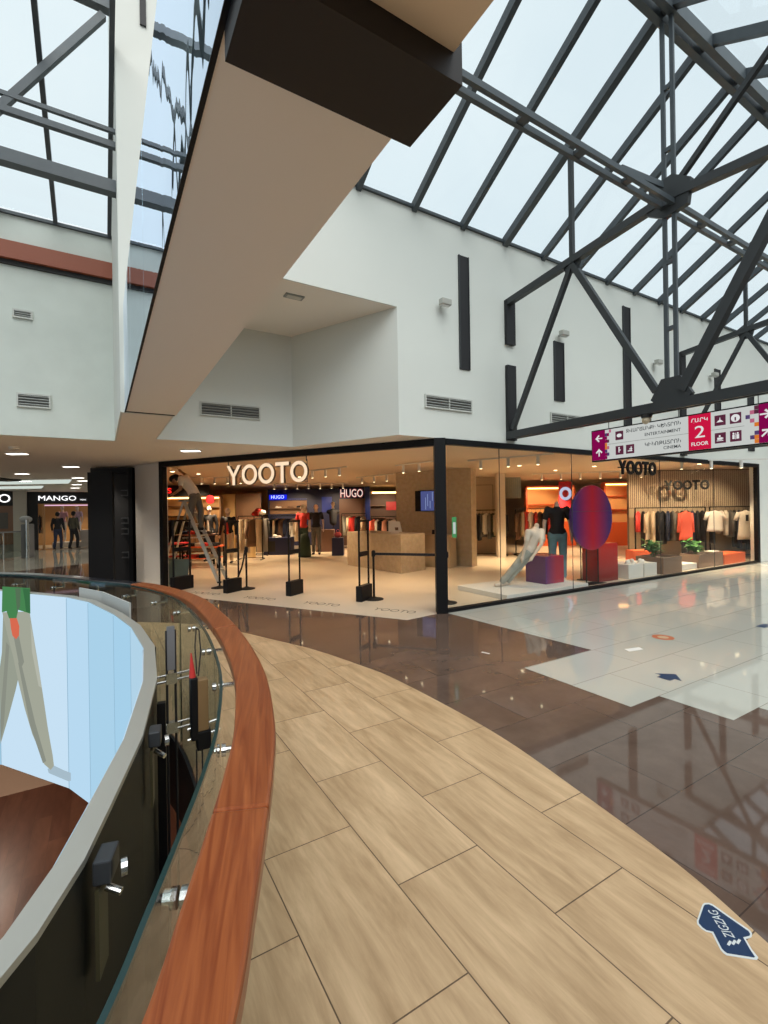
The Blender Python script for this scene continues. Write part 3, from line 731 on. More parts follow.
floor_text('ZIGZAG', p1.lerp(p2, .5)+Vector((dd.y, -dd.x)).normalized()*-.018*-1, 1, math.atan2(dd.y, dd.x), dd.length, .035, t, SWH, .0014)
q1 = Vector(cp_(430, 640))
bm = nb()
for k in range(3):
    o_ = Vector(cp_(375+45*k, 650-8*k)); e_ = Vector(cp_(400+45*k, 610-8*k)); dn = (e_-o_); nn = Vector((dn.y, -dn.x)).normalized()*.004
    prism(bm, [tuple(o_-nn), tuple(o_+nn), tuple(e_+nn), tuple(e_-nn)], .0010, .0014)
obj('logo_mark', bm, SWH, t)
c = FP(669, 677)
sticker([(c[0]+x, c[1]+y) for x, y in ((-.10, -.06), (-.02, -.06), (-.02, -.12), (.12, 0), (-.02, .12), (-.02, .06), (-.10, .06))], 'arrow_sticker', 'small navy arrow floor sticker on the ivory tiles', SB)
c = FP(663, 637.5)
t = thing('round_sticker', 'orange round floor sticker on the ivory tiles', 'sticker', (c[0], c[1], .0025))
obj('disc', lathe(nb(), [(.12, 0), (.12, .0006)], 28), mat('sticker_orange', (.42, .11, .04), .5), t)
obj('print', lathe(nb(), [(.06, 0), (.06, .0010)], 20), mat('sticker_tan', (.5, .35, .22), .5), t)
c = FP(764, 626)
sticker([(c[0]+x, c[1]+y) for x, y in ((-.12, -.05), (.12, -.05), (.12, .05), (-.12, .05))], 'floor_sticker', 'small navy floor sticker at the right edge of the picture', SB)
c = FP(634, 649)
sticker([(c[0]+x, c[1]+y) for x, y in ((-.14, -.03), (.06, -.07), (.10, .0), (-.10, .05))], 'floor_label', 'small white label on the ivory tiles left of the orange sticker', mat('label_white', (.75, .73, .68), .5))
c = FP(485.5, 653)
single('paper_scrap', 'tiny white paper scrap on the brown tiles', 'paper', box(nb(), -.012, .012, -.05, .05, 0, .001), SWH, (c[0], c[1], .0015), .3)

# ------------------------------------------------------------------ shop front
def trimS(name, x0, x1, y0, y1, z0, z1, m=BLACK):
    rz = -math.atan2(.844, .536); bm = box(nb(), x0, x1, y0, y1, z0, z1); o = struct(name, bm, m); o.location = (SL_[0], SL_[1], 0); o.rotation_euler = (0, 0, rz); return o
RZS = -math.atan2(.844, .536)
def S(x, y=0): return (SL_[0]+.536*x+.844*y, SL_[1]-.844*x+.536*y)
trimS('trim_6', 0, 6.22, -.06, .06, 2.56, 2.67)
trimS('trim_7', 0, .1, -.06, .06, 0, 2.56)
o = struct('trim_8', box(nb(), -.085, .085, -.085, .085, 0, 2.67), BLACK); o.location = (4.47, 5.74, 0); o.rotation_euler = (0, 0, CAMROT)
w = thing('window_1', '', '', (4.5, 5.72, 0)); del w['label'], w['category']; w['kind'] = 'structure'
bm = nb(); box(bm, .05, 10.82, -.05, .05, 2.58, 2.67); box(bm, .05, 10.82, -.05, .05, 0, .05); box(bm, 10.7, 10.82, -.05, .05, .05, 2.58); obj('window_frame', bm, BLACK, w)
xj = [.1, 1.2, 3.05, 6.02, 8.4, 10.7]
for a, b in zip(xj, xj[1:]):
    obj('window_pane', box(nb(), a+.004, b-.004, -.008, .004, .05, 2.58), SHOPGLASS, w)
for a in xj[1:-1]: obj('pane_seal', box(nb(), a-.004, a+.004, -.008, .004, .05, 2.58), STEELD, w)
# lit shop sign
t = thing('shop_sign', 'big warm-lit YOOTO letters hanging over the open shop entrance', 'sign', (*S(2.88, -.02), 2.10), RZS)
lets, tot = yooto_parts(.375, .062, .05, .035); k = 1.88/tot
SIGN = emis('sign_face_warm', (1, .76, .52), 1.0)
for bm, cx in lets:
    for v in bm.verts: v.co.x = (v.co.x+cx)*k
    b2 = bm.copy()
    for v in b2.verts: v.co.y = v.co.y*.15-.052; 
    o = obj('letter', bm, mat('letter_side', (.10, .05, .02), .5), t); obj('letter_face', b2, SIGN, o)
bm = nb(); 
for x in (-.93, .90): tube(bm, (x, -.02, .37), (x, -.02, .46), .008); tube(bm, (x, 0, .0), (x, .0, .40), .006)
tube(bm, (-.93, .0, .30), (.9, 0, .30), .006); obj('hanger_rod', bm, STEEL, t)
# small black signs
for (loc, rz, lb, w_) in (((9.58, 5.66, 2.23), 0, 'black YOOTO letters on the shop window below the floor sign', 1.33), ((*O(9.0, 14.0), 2.04), CAMROT, 'black YOOTO letters in front of the slatted wall inside the shop', 1.34)):
    t = thing('letter_sign', lb, 'sign', loc, rz)
    lets, tot = yooto_parts(.285, .06, .03, .02)
    for bm, cx in lets:
        for v in bm.verts: v.co.x = (v.co.x+cx)*w_/tot
        obj('letter', bm, BLACK, t)
    obj('mounting_bar', box(nb(), -w_/2, w_/2, .0, .012, .13, .15), BLACKM, t)
GT = mat('floor_print_dark', (.10, .075, .05), .6)
for x, lb in ((1.39, 'YOOTO print on the shop threshold, farthest to the left'), (2.75, 'YOOTO print on the threshold in front of the second security gate'), (4.11, 'YOOTO print on the threshold between the two right gates'), (5.49, 'YOOTO print on the threshold nearest the corner column')):
    o = floor_text('YOOTO', S(x, -.22), 1, RZS, .72, .17, None, GT, 0.0036, 'floor_lettering'); tag(o, lb, 'floor lettering', 'threshold prints')

t = thing('window_sticker', 'tall green sticker with white centre on the shop glass just right of the corner column', 'sticker', (4.71, 5.705, 1.14))
obj('backing', box(nb(), -.045, .045, -.002, 0, 0, .32), mat('sticker_green', (.06, .30, .10), .5), t)
obj('white_field', box(nb(), -.025, .025, -.003, -.002, .06, .24), SWH, t)
# black screen cabinet left of the shop
t = thing('screen_cabinet', 'tall black cabinet with an open side standing left of the shop wall', 'cabinet', (*at(118, 11.0), 0), CAMROT)
obj('side_panel', box(nb(), .05, .56, -1.2, -1.12, 0, 2.46), BLACK, t)
obj('back_panel', box(nb(), -.48, .47, .0, .06, 0, 2.64), BLACKM, t)
obj('frame_post', box(nb(), .38, .47, -.25, .0, 0, 2.64), BLACK, t)
obj('top_rail', box(nb(), -.48, .47, -.25, .0, 2.52, 2.64), BLACK, t)
for z in (.55, 1.1, 1.35, 2.0):
    bm = nb(); box(bm, .1, .30, -.06, 0, z, z+.025); box(bm, .1, .30, -.06, 0, z+.12, z+.145); box(bm, .27, .30, -.09, 0, z, z+.145); obj('hinge_bracket', bm, mat('bracket_grey', (.05, .05, .05), .4), t)

# ------------------------------------------------------------------ floor sign
def a_of(px): dx = (px-384)/471+.002; return 5.9*(.8563-.5165*dx)/(.5165+.8563*dx)
A_0 = a_of(592.3)
def sx(px): return A_0-a_of(px)
LEN = sx(776)
t = thing('floor_sign', 'long hanging directory sign reading 2 FLOOR, ENTERTAINMENT and CINEMA with pink arrow ends', 'sign', (5.9, A_0, 2.225), -PI/2)
HS = .41
obj('casing', box(nb(), -.01, LEN+.01, 0, .09, -.012, HS+.012), BLACK, t)
SW = emis('sign_backlit_white', (.76, .79, .76), .72); SM_m = emis('sign_magenta', (.26, .004, .085), .8); SR = emis('sign_crimson', (.66, .01, .06), .85)
SDM = mat('sign_plum', (.16, .012, .06), .5); STX = mat('sign_text_dark', (.06, .07, .08), .5); SWT = emis('sign_white_mark', (.85, .85, .85), .85)
obj('panel', box(nb(), .005, LEN-.005, -.006, 0, .004, HS-.004), SW, t)
obj('end_panel', box(nb(), .005, sx(605.5), -.010, -.004, .004, HS-.004), SM_m, t)
obj('end_panel', box(nb(), sx(759.5), LEN-.005, -.010, -.004, .004, HS-.004), SM_m, t)
obj('number_panel', box(nb(), sx(689), sx(711.5), -.010, -.004, .004, HS-.004), SR, t)
bm = nb(); box(bm, sx(608), sx(689), -.0085, -.004, HS/2-.002, HS/2+.002); box(bm, sx(711.5), sx(745), -.0085, -.004, HS/2-.002, HS/2+.002); obj('divider_line', bm, GREYV, t)
def sgtext(s, px0, px1, z0, h, m, bold=0):
    x0, x1 = sx(px0), sx(px1); bm = text_bm(s, x1-x0, h, .003, bold, z0, (x0+x1)/2, -.0105); obj('lettering', bm, m, t)
sgtext('\u0536\u054e\u0531\u0550\u0543\u0531\u0546\u0554\u053b \u053f\u0535\u0546\u054f\u0550\u0548\u0546', 627, 681.5, .322, .050, STX, .012)
sgtext('ENTERTAINMENT', 645.5, 681.5, .245, .038, STX, .003)
sgtext('\u053f\u053b\u0546\u0548\u0539\u0531\u054f\u0550\u0548\u0546', 645.5, 681.5, .112, .052, STX, .012)
sgtext('CINEMA', 664, 681.5, .052, .038, STX, .003)
sgtext('\u0540\u0531\u0550\u053f', 692, 708.5, .315, .052, SWT, .01)
sgtext('2', 695.5, 705.5, .14, .135, SWT)
sgtext('FLOOR', 692, 709, .05, .042, SWT, .01)
def arrow(cx, cz, L, ang):
    bm = nb(); w = .016
    def r(x, z): return (cx+x*math.cos(ang)-z*math.sin(ang), cz+x*math.sin(ang)+z*math.cos(ang))
    for pts in ([(-L/2, -w/2), (L/2, -w/2), (L/2, w/2), (-L/2, w/2)], [(L/2, 0), (L/2-.045, .05), (L/2-.06, .035), (L/2-.022, 0)], [(L/2, 0), (L/2-.022, 0), (L/2-.06, -.035), (L/2-.045, -.05)]):
        vprism(bm, [r(*p) for p in pts], -.0125, -.0095)
    obj('arrow_mark', bm, SWT, t)
xa = sx(599.5); arrow(xa, .30, .10, PI); arrow(xa, .105, .10, PI/2)
xa = sx(766.5); arrow(xa, .30, .10, 0); arrow(xa, .105, .10, PI/4)
def picto(px0, px1, row, kind):
    x0, x1 = sx(px0), sx(px1); z0 = .245 if row else .05; h = .115
    o = obj('pictogram', box(nb(), x0, x1, -.010, -.005, z0, z0+h), SDM, t)
    cx = (x0+x1)/2; cz = z0+h/2; bm = nb()
    def disc(x, z, r, n=14, sz=1): vprism(bm, [(x+r*math.cos(2*PI*i/n), z+r*sz*math.sin(2*PI*i/n)) for i in range(n)], -.0125, -.0095)
    def rc(a, b, c, d): vprism(bm, [(cx+a, cz+c), (cx+b, cz+c), (cx+b, cz+d), (cx+a, cz+d)], -.0125, -.0095)
    if kind == 'mask': disc(cx, cz, .035, sz=.7)
    if kind == 'seat': rc(-.012, .0, -.03, .03); rc(-.012, .018, -.005, .008); disc(cx-.004, cz+.035, .009)
    if kind == 'reel': rc(-.03, .03, -.03, -.018); rc(-.01, .03, -.005, .006); rc(.01, .022, -.03, .03)
    if kind == 'hanger': vprism(bm, [(cx-.035, cz-.02), (cx+.035, cz-.02), (cx, cz+.012)], -.0125, -.0095); rc(-.003, .003, .01, .03)
    if kind == 'info': disc(cx, cz, .042)
    if kind == 'cup': rc(-.028, .02, -.02, .005); rc(-.035, .03, -.034, -.026); rc(-.012, .004, .01, .03); rc(.02, .03, -.012, .0)
    if kind == 'wc': disc(cx-.02, cz+.03, .009); disc(cx+.02, cz+.03, .009); rc(-.03, -.01, -.03, .018); rc(.008, .032, -.03, .018); rc(-.002, .002, -.035, .035)
    obj('symbol', bm, SWT, o)
    if kind == 'info': obj('symbol', vprism(nb(), [(cx-.007, cz-.028), (cx+.007, cz-.028), (cx+.007, cz+.01), (cx-.007, cz+.01)], -.0135, -.0125), SDM, o)
picto(616, 623.7, 1, 'mask'); picto(616, 623.7, 0, 'seat'); picto(626.4, 634.5, 0, 'reel')
picto(715.3, 726.3, 1, 'hanger'); picto(730.6, 742, 1, 'info'); picto(715.3, 726.3, 0, 'cup'); picto(730.6, 742, 0, 'wc')
MC = [SDM, emis('mosaic_pink', (.55, .15, .25), .8), emis('mosaic_orange', (.8, .22, .03), .8), mat('mosaic_violet', (.12, .06, .25), .5), SM_m]
rr = random.Random(3)
for side in (0, 1):
    for r_ in range(9):
        for c_ in range(3):
            if rr.random() < (.85, .6, .35)[c_]:
                w_ = (sx(611.5)-sx(605.5))/3 if side == 0 else (sx(759.5)-sx(746))/3*.98
                x0 = sx(605.5)+c_*w_ if side == 0 else sx(759.5)-(c_+1)*w_
                m_ = MC[2] if 2 < r_ < 5 and c_ == 0 else rr.choice(MC)
                if (r_+c_) % 2 == 0 or c_ == 0: obj('mosaic_tile', box(nb(), x0, x0+w_, -.009, -.005, .008+r_*.044, .008+r_*.044+.042), m_, t)
for px in (607, 677, 757):
    obj('hanger_wire', tube(nb(), (sx(px), .045, HS), (sx(px), .045, .57), .004, n=6), BLACKM, t)
t = thing('globe_lamp', 'small cream globe lamp under the bottom chord of the nearest truss', 'lamp', (5.91, a_of(646.5), 2.68))
obj('globe', ball(nb(), (0, 0, -.01), .055), mat('cream_glass', (.6, .5, .35), .3), t, smooth=True); obj('collar', lathe(nb(), [(.06, .02), (.07, .06)], 16), STEELD, t)

# ------------------------------------------------------------------ figures
def merge_caps(caps, voxel, balls=()):
    bm = nb()
    for p, q, r1, r2 in caps:
        if (Vector(q)-Vector(p)).length > 1e-4: tube(bm, p, q, r1, r2, n=12)
        ball(bm, p, r1, u=12, v=8); ball(bm, q, r2, u=12, v=8)
    for c, r, s in balls: ball(bm, c, r, *s)
    me = bpy.data.meshes.new('tmp'); bm.to_mesh(me); bm.free()
    o = bpy.data.objects.new('tmp', me); COL.objects.link(o)
    md = o.modifiers.new('r', 'REMESH'); md.mode = 'VOXEL'; md.voxel_size = voxel; md.use_smooth_shade = True
    sm = o.modifiers.new('s', 'SMOOTH'); sm.factor = .5; sm.iterations = 3
    dg = bpy.context.evaluated_depsgraph_get(); m2 = bpy.data.meshes.new_from_object(o.evaluated_get(dg))
    bpy.data.objects.remove(o); bpy.data.meshes.remove(me)
    out = nb(); out.from_mesh(m2); bpy.data.meshes.remove(m2); return out
STD = dict(ankL=(-.10, 0, .08), ankR=(.10, 0, .08), kneeL=(-.10, -.02, .50), kneeR=(.10, -.02, .50), hipL=(-.09, 0, .92), hipR=(.09, 0, .92),
           waist=(0, 0, 1.08), chest=(0, 0, 1.30), neck=(0, .01, 1.47), head=(0, -.01, 1.62), shL=(-.18, 0, 1.42), shR=(.18, 0, 1.42),
           elL=(-.24, .02, 1.14), elR=(.24, .02, 1.14), wrL=(-.25, -.05, .90), wrR=(.25, -.05, .90), toeL=(-.11, -.15, .03), toeR=(.11, -.15, .03))
def lerp(a, b, t): return tuple(a[i]+(b[i]-a[i])*t for i in range(3))
def figure(name, label, cat, loc, rz, pose, skin, top, trouser, shoe=None, hair=None, headless=False, scale=1, group=None, vox=.016, jacket=None, sleeves='short', fingers=False, skirt=None):
    J = dict(STD); J.update(pose)
    for k in J: J[k] = tuple(c*scale for c in J[k])
    s = scale
    t = thing(name, label, cat, loc, rz, group)
    caps = []
    for sd in 'LR':
        caps += [(J['hip'+sd], J['knee'+sd], .078*s, .055*s), (J['knee'+sd], lerp(J['knee'+sd], J['ank'+sd], .35), .052*s, .055*s), (lerp(J['knee'+sd], J['ank'+sd], .35), J['ank'+sd], .055*s, .036*s), (J['ank'+sd], J['toe'+sd], .038*s, .028*s)]
        caps += [(J['sh'+sd], J['el'+sd], .052*s, .038*s), (J['el'+sd], J['wr'+sd], .036*s, .025*s), (J['chest'], J['sh'+sd], .09*s, .055*s)]
        d = (Vector(J['wr'+sd])-Vector(J['el'+sd])).normalized(); w = Vector(J['wr'+sd])
        side = d.cross(Vector((0, 1, 0)));  side = side.normalized() if side.length > .1 else Vector((1, 0, 0)); fwd = side.cross(d).normalized()
        palm = w+d*.07*s
        caps.append((tuple(w), tuple(palm), .024*s, .034*s))
        for k, L in enumerate((.060, .072, .068, .052)):
            b = palm+fwd*(.026-.0175*k)*s; m_ = b+d*L*.6*s; e = m_+d*L*.5*s+side*(.012 if sd == 'L' else -.012)*s
            caps += [(tuple(b), tuple(m_), .0085*s, .008*s), (tuple(m_), tuple(e), .008*s, .007*s)]
        caps.append((tuple(w+d*.02*s+fwd*.02*s), tuple(w+d*.07*s+fwd*.055*s), .011*s, .009*s))
    pel = lerp(J['hipL'], J['hipR'], .5)
    caps += [(J['hipL'], J['hipR'], .078*s, .078*s), (pel, J['waist'], .10*s, .10*s), (J['waist'], J['chest'], .10*s, .125*s), (J['chest'], J['neck'], .10*s, .055*s)]
    nk = J['neck']; hd = J['head']; balls = []
    if headless: caps.append((nk, lerp(nk, hd, .35), .05*s, .048*s))
    else:
        caps.append((nk, hd, .055*s, .06*s))
        up = (Vector(hd)-Vector(nk)).normalized(); fw = Vector(pose.get('face', (0, -1, 0))).normalized(); rt = fw.cross(up).normalized()
        H = Vector(hd)+up*.02*s
        balls.append((tuple(H), .095*s, (.82, .98, 1.12)))
        caps.append((tuple(H+fw*.085*s-up*.0*s), tuple(H+fw*.105*s-up*.025*s), .012*s, .016*s))
        caps.append((tuple(H+fw*.075*s-up*.055*s+rt*-.02*s), tuple(H+fw*.075*s-up*.055*s+rt*.02*s), .015*s, .015*s))
        caps.append((tuple(H+fw*.05*s-up*.09*s), tuple(H+fw*.065*s-up*.09*s), .03*s, .025*s))
        for q in (-1, 1): caps.append((tuple(H+rt*.08*s*q+up*.01*s), tuple(H+rt*.085*s*q-up*.03*s), .014*s, .011*s))
    obj('body', merge_caps(caps, vox*.7 if fingers else vox, balls), skin, t, smooth=True)
    if trouser:
        c2 = [(J['hipL'], J['hipR'], .096*s, .096*s), (pel, lerp(pel, J['waist'], .5), .118*s, .115*s)]
        for sd in 'LR': c2 += [(J['hip'+sd], J['knee'+sd], .094*s, .070*s), (J['knee'+sd], lerp(J['knee'+sd], J['ank'+sd], .92), .070*s, .060*s)]
        obj('trousers', merge_caps(c2, vox), trouser, t, smooth=True)
    if top:
        c3 = [(lerp(pel, J['waist'], .45), J['waist'], .128*s, .125*s), (J['waist'], J['chest'], .125*s, .14*s), (J['chest'], lerp(J['chest'], J['neck'], .72), .125*s, .075*s)]
        ex = {'short': .6, 'long': 1}[sleeves]
        c3.append((lerp(J['hipL'], J['waist'], .36), lerp(J['hipR'], J['waist'], .36), .108*s, .108*s))
        for sd in 'LR':
            c3 += [(J['chest'], J['sh'+sd], .105*s, .062*s), (J['sh'+sd], lerp(J['sh'+sd], J['el'+sd], ex), .062*s, .056*s)]
            if sleeves == 'long': c3.append((J['el'+sd], lerp(J['el'+sd], J['wr'+sd], .95), .056*s, .042*s))
        obj('jacket' if jacket else 'shirt', merge_caps(c3, vox), top, t, smooth=True)
    if jacket:        # shirt front showing between open jacket halves
        a = lerp(pel, J['waist'], .2); b = lerp(J['chest'], J['neck'], .8)
        fw = Vector(pose.get('face', (0, -1, 0)))*.10*s
        c4 = [(tuple(Vector(a)+fw*.75), tuple(Vector(J['chest'])+fw*.7), .06*s, .07*s), (tuple(Vector(J['chest'])+fw*.7), tuple(Vector(b)+fw*.3), .06*s, .035*s)]
        obj('shirt_front', merge_caps(c4, vox), jacket, t, smooth=True)
    if shoe:
        for sd in 'LR':
            a = Vector(J['ank'+sd]); b = Vector(J['toe'+sd]); bk = a+(a-b)*.25
            bm = merge_caps([((bk.x, bk.y, a.z-.035*s), (a.x, a.y, a.z-.02*s), .042*s, .045*s), ((a.x, a.y, a.z-.03*s), tuple(b+Vector((0, 0, .012*s))), .046*s, .036*s)], vox)
            obj('shoe', bm, shoe, t, smooth=True)
    if hair and not headless:
        obj('hair', merge_caps([(tuple(H+up*.03*s-fw*.02*s), tuple(H-fw*.04*s-up*.02*s), .096*s, .085*s)], vox), hair, t, smooth=True)
    return t

# worker on the ladder (bending over to the left, one hand up at the ceiling)
wl = at(193, 10.75)
figure('person', 'person in pale grey shirt bent over on the stepladder, one arm raised', 'person', (*wl, 1.18), CAMROT,
       dict(ankL=(.0, -.06, .07), ankR=(.14, .08, .07), toeL=(-.13, -.09, .04), toeR=(.02, .06, .04), kneeL=(-.02, -.06, .44), kneeR=(.15, .08, .46), hipL=(.04, -.08, .80), hipR=(.06, .08, .80),
            waist=(-.02, 0, .96), chest=(-.16, -.0, 1.13), neck=(-.27, 0, 1.24), head=(-.40, -.02, 1.20), shL=(-.20, -.18, 1.20), shR=(-.20, .17, 1.24), elL=(-.17, -.26, .96), elR=(-.24, .22, 1.30),
            wrL=(-.36, -.22, .84), wrR=(-.31, .16, 1.37), face=(-.55, 0, -.8)), SKIN, TEE, FABG, FABB, HAIR, scale=.98, vox=.012, fingers=True)
# stepladder
t = thing('stepladder', 'tall aluminium stepladder standing inside the shop entrance at the left', 'ladder', (*at(187, 10.8), 0), CAMROT)
XA, XF, XB, ZTOP = 0, .80, -.55, 1.86
for q in (-1, 1):
    obj('front_rail', bar(nb(), (XA, q*.16, ZTOP), (XF, q*.27, .02), .035, .075), ALU, t)
    obj('rear_rail', bar(nb(), (XA-.03, q*.15, ZTOP-.05), (XB, q*.25, .02), .025, .04), ALU, t)
    obj('foot', box(nb(), XF-.03, XF+.05, q*.27-.03, q*.27+.03, 0, .04), BLACKM, t); obj('foot', box(nb(), XB-.04, XB+.03, q*.25-.03, q*.25+.03, 0, .04), BLACKM, t)
for k in range(1, 7):
    f = k/7; x = XF+(XA-XF)*f; w_ = .27-.11*f
    obj('tread', box(nb(), x-.05, x+.05, -w_, w_, ZTOP*f-.012, ZTOP*f+.012), ALU, t)
obj('top_cap', box(nb(), -.12, .10, -.18, .18, ZTOP-.02, ZTOP+.03), mat('cap_grey', (.3, .3, .3), .5), t, bevel=.01)
obj('brace', bar(nb(), (-.20, .2, 1.0), (.38, .2, 1.0), .012, .02), ALU, t)

# window mannequins
figure('mannequin', 'headless mannequin in cream printed T-shirt and pale ripped jeans leaning back on the cube', 'mannequin', (*O(2.62, 9.05), .095), CAMROT,
       dict(ankL=(-.40, -.05, .07), ankR=(-.27, .05, .07), toeL=(-.53, -.14, .03), toeR=(-.40, -.06, .03), kneeL=(-.15, -.12, .38), kneeR=(-.04, -.03, .37), hipL=(.08, -.06, .63), hipR=(.20, .08, .63),
            waist=(.19, .02, .78), chest=(.25, .03, .95), neck=(.31, .04, 1.10), head=(.34, .04, 1.23), shL=(.11, -.10, 1.03), shR=(.42, .06, 1.03), elL=(.05, -.16, .80), elR=(.34, -.16, .80), wrL=(-.02, -.20, .60), wrR=(.13, -.30, .58)),
       MANQ, mat('cream_tee', (.74, .62, .52), .8), JEANL, MANQ, None, headless=True, vox=.013, fingers=True)
figure('mannequin', 'headless mannequin in black T-shirt and blue jeans standing behind the cube', 'mannequin', (*at(557, 9.95), .01), CAMROT-.25,
       dict(), MANQ, FABB, JEANB, MANQ, None, headless=True, scale=1.08, vox=.014, fingers=True)
bm = nb(); lathe(bm, [(.035, 0), (.03, .012), (0.005, .02)], 16)
# back-store mannequins
figure('mannequin', 'mannequin in white cap and red T-shirt standing by the far blue wall', 'mannequin', (*at(303, 17.0), 0), CAMROT, {}, MANQ, FABR, FABGR, FABB, FABW, vox=.022, scale=1.03, group='mannequins at the blue wall')
figure('mannequin', 'mannequin in black T-shirt and grey trousers right of the red-shirted one', 'mannequin', (*at(316, 17.0), 0), CAMROT, {}, MANQ, FABB, FABG, FABB, None, vox=.022, scale=1.04, group='mannequins at the blue wall')
figure('mannequin', 'bald mannequin in open black jacket over white shirt behind the display tables', 'mannequin', (*at(209, 15.2), 0), CAMROT, {}, MANQ, FABB, FABB, FABB, None, vox=.022, scale=1.03, jacket=FABW, sleeves='long', group='mannequins in black jackets')
figure('mannequin', 'mannequin in black jacket with red shirt and pale trousers left of the middle', 'mannequin', (*at(228, 14.6), 0), CAMROT, {}, MANQ, FABB, FABC, FABB, None, vox=.022, scale=.98, jacket=FABR, sleeves='long', group='mannequins in black jackets')
t = thing('mannequin_bust', 'mannequin torso in black top beside the blue glow on the wall', 'mannequin', (*at(333, 18.6), 1.15), CAMROT)
obj('body', merge_caps([((0, 0, .0), (0, 0, .35), .13, .15), ((0, 0, .35), (0, 0, .55), .10, .05), ((-.17, 0, .40), (.17, 0, .40), .06, .06)], .02, [((0, 0, .68), .09, (.85, 1, 1.15))]), MANQ, t, smooth=True)
obj('shirt', merge_caps([((0, 0, -.02), (0, 0, .35), .15, .165), ((-.18, 0, .38), (.18, 0, .38), .085, .085)], .02), FABB, t, smooth=True)
obj('stand', lathe(nb(), [(.2, -1.15), (.2, -1.13), (.02, -1.12), (.02, .0)], 16), BLACK, t)
# walkers by the far shop
WK = dict(kneeL=(-.09, -.12, .50), ankL=(-.09, -.10, .10), toeL=(-.10, -.24, .06), kneeR=(.09, .02, .50), ankR=(.09, .16, .10), toeR=(.10, .04, .03))
figure('person', 'person in dark coat and blue jeans walking towards the far shop, left one', 'person', (*at(57.5, 21.2), 0), CAMROT+PI+.2, WK, SKIN, FABB, FABN, FABB, HAIR, vox=.022, sleeves='long', scale=.97)
figure('person', 'person in olive-grey jacket and black trousers walking beside the darker one', 'person', (*at(73.5, 21.5), 0), CAMROT+PI-.2, WK, SKIN, mat('olive_jacket', (.05, .05, .035), .85), FABB, FABB, HAIR, vox=.022, sleeves='long', scale=.98)

# ------------------------------------------------------------------ shop interior shell
struct('ceiling', prism(nb(), [(4.55, 5.78), (1.24, 11.02), (.8, 12.1), (.8, 24.6), (20, 24.6), (20, 5.92), (4.55, 5.92)], 2.69, 2.74), STOREC)
struct('wall_store_back', box(nb(), .7, 20, 24.5, 24.6, 0, 2.69), TANW)
struct('wall_store_right', box(nb(), 20, 20.1, 5.9, 24.6, 0, 2.69), STOREW)
struct('wall_store_left', box(nb(), .86, .9, 12.1, 24.5, 0, 2.69), TANW)
def sO(name, X0, X1, Y, th, z0, z1, m, label=None, cat=None, tilt=0, group=None):
    bm = box(nb(), X0-(X0+X1)/2, X1-(X0+X1)/2, 0, th, 0, z1-z0)
    if label: return single(name, label, cat, bm, m, (*O((X0+X1)/2, Y), z0), CAMROT+tilt, group)
    o = struct(name, bm, m); o.location = (*O((X0+X1)/2, Y), z0); o.rotation_euler = (0, 0, CAMROT+tilt); return o
# cork wall block, with screen
c0 = Vector(O(.37, 14.3)); c1 = Vector(O(2.36, 12.75)); dv = c1-c0; ang = math.atan2(dv.y, dv.x)
t = thing('cork_partition', 'big cork-clad partition block behind the cash desk', 'partition', (*((c0+c1)/2), 0), ang)
obj('body', box(nb(), -dv.length/2, dv.length/2, 0, .3, .003, 2.685), CORK, t)
t = thing('wall_screen', 'black flat screen with blue picture on the cork partition', 'screen', (*((c0+c1)/2), 1.52), ang)
WX0, WX1 = -.53, .33
obj('bezel', box(nb(), WX0, WX1, -.05, 0, 0, .60), BLACK, t)
obj('display', box(nb(), WX0+.2, WX1-.15, -.053, -.049, .02, .58), emis('display_blue', (.10, .12, .32), .7), t)
for x, z0, z1 in ((-.10, .15, .5), (-.02, .08, .3), (-.17, .05, .4), (.06, .3, .55)): obj('display_streak', box(nb(), x, x+.015, -.055, -.053, z0, z1), emis('display_pale', (.4, .5, .8), .7), t)
struct('wall_beige_panel', box(nb(), -.7, .7, 0, .1, 0, 2.685), STOREW).location = (*O(3.55, 16.6), 0); bpy.data.objects[-1] if False else None
bpy.data.objects['wall_beige_panel'].rotation_euler = (0, 0, CAMROT)
t = thing('wall_recess_frame', 'thin dark rectangle outline on the beige wall above the left window rack', 'frame', (*O(3.5, 16.58), 1.45), CAMROT)
obj('outline', box(nb(), -.5, -.485, -.01, 0, 0, .95), STEEL, t); obj('outline', box(nb(), .33, .345, -.01, 0, 0, .95), STEEL, t); obj('outline', box(nb(), -.5, .345, -.01, 0, .94, .955), STEEL, t)
sO('shop_column', 3.62, 3.87, 15.0, .3, 0, 2.685, mat('white_column', (.6, .52, .43), .6), 'slim beige column between the left and middle window racks', 'column')
# mirror curtain
bm = nb()
for k in range(18):
    tube(bm, (-.30+k*.035, .015*(k % 2), 0), (-.30+k*.035, .015*(k % 2), .72), .018, n=8)
single('metal_curtain', 'grey green metallic strip curtain above the middle rack', 'curtain', bm, mat('curtain_metal', (.32, .34, .28), .3, metal=.6), (*at(512, 16.0), 1.9), CAMROT)
# slatted wall at right
t = thing('slat_wall', 'beige fluted slat wall above the clothes racks at the right of the shop', 'wall panel', (*O(9.66, 14.75), 0), CAMROT)
obj('backing', box(nb(), -2.0, 2.0, 0, .1, .003, 2.685), mat('slat_backing', (.16, .11, .08), .7), t)
SLM = mat('slat_beige', (.64, .52, .39), .45)
for k in range(64):
    x = -1.97+k*.0625
    bm = nb(); tube(bm, (x, -.012, 1.52), (x, -.012, 2.66), .019, n=8); obj('slat', bm, SLM, t)
obj('lower_board', box(nb(), -1.99, 1.99, -.02, 0, .01, 1.5), mat('lower_board', (.42, .33, .23), .6), t)

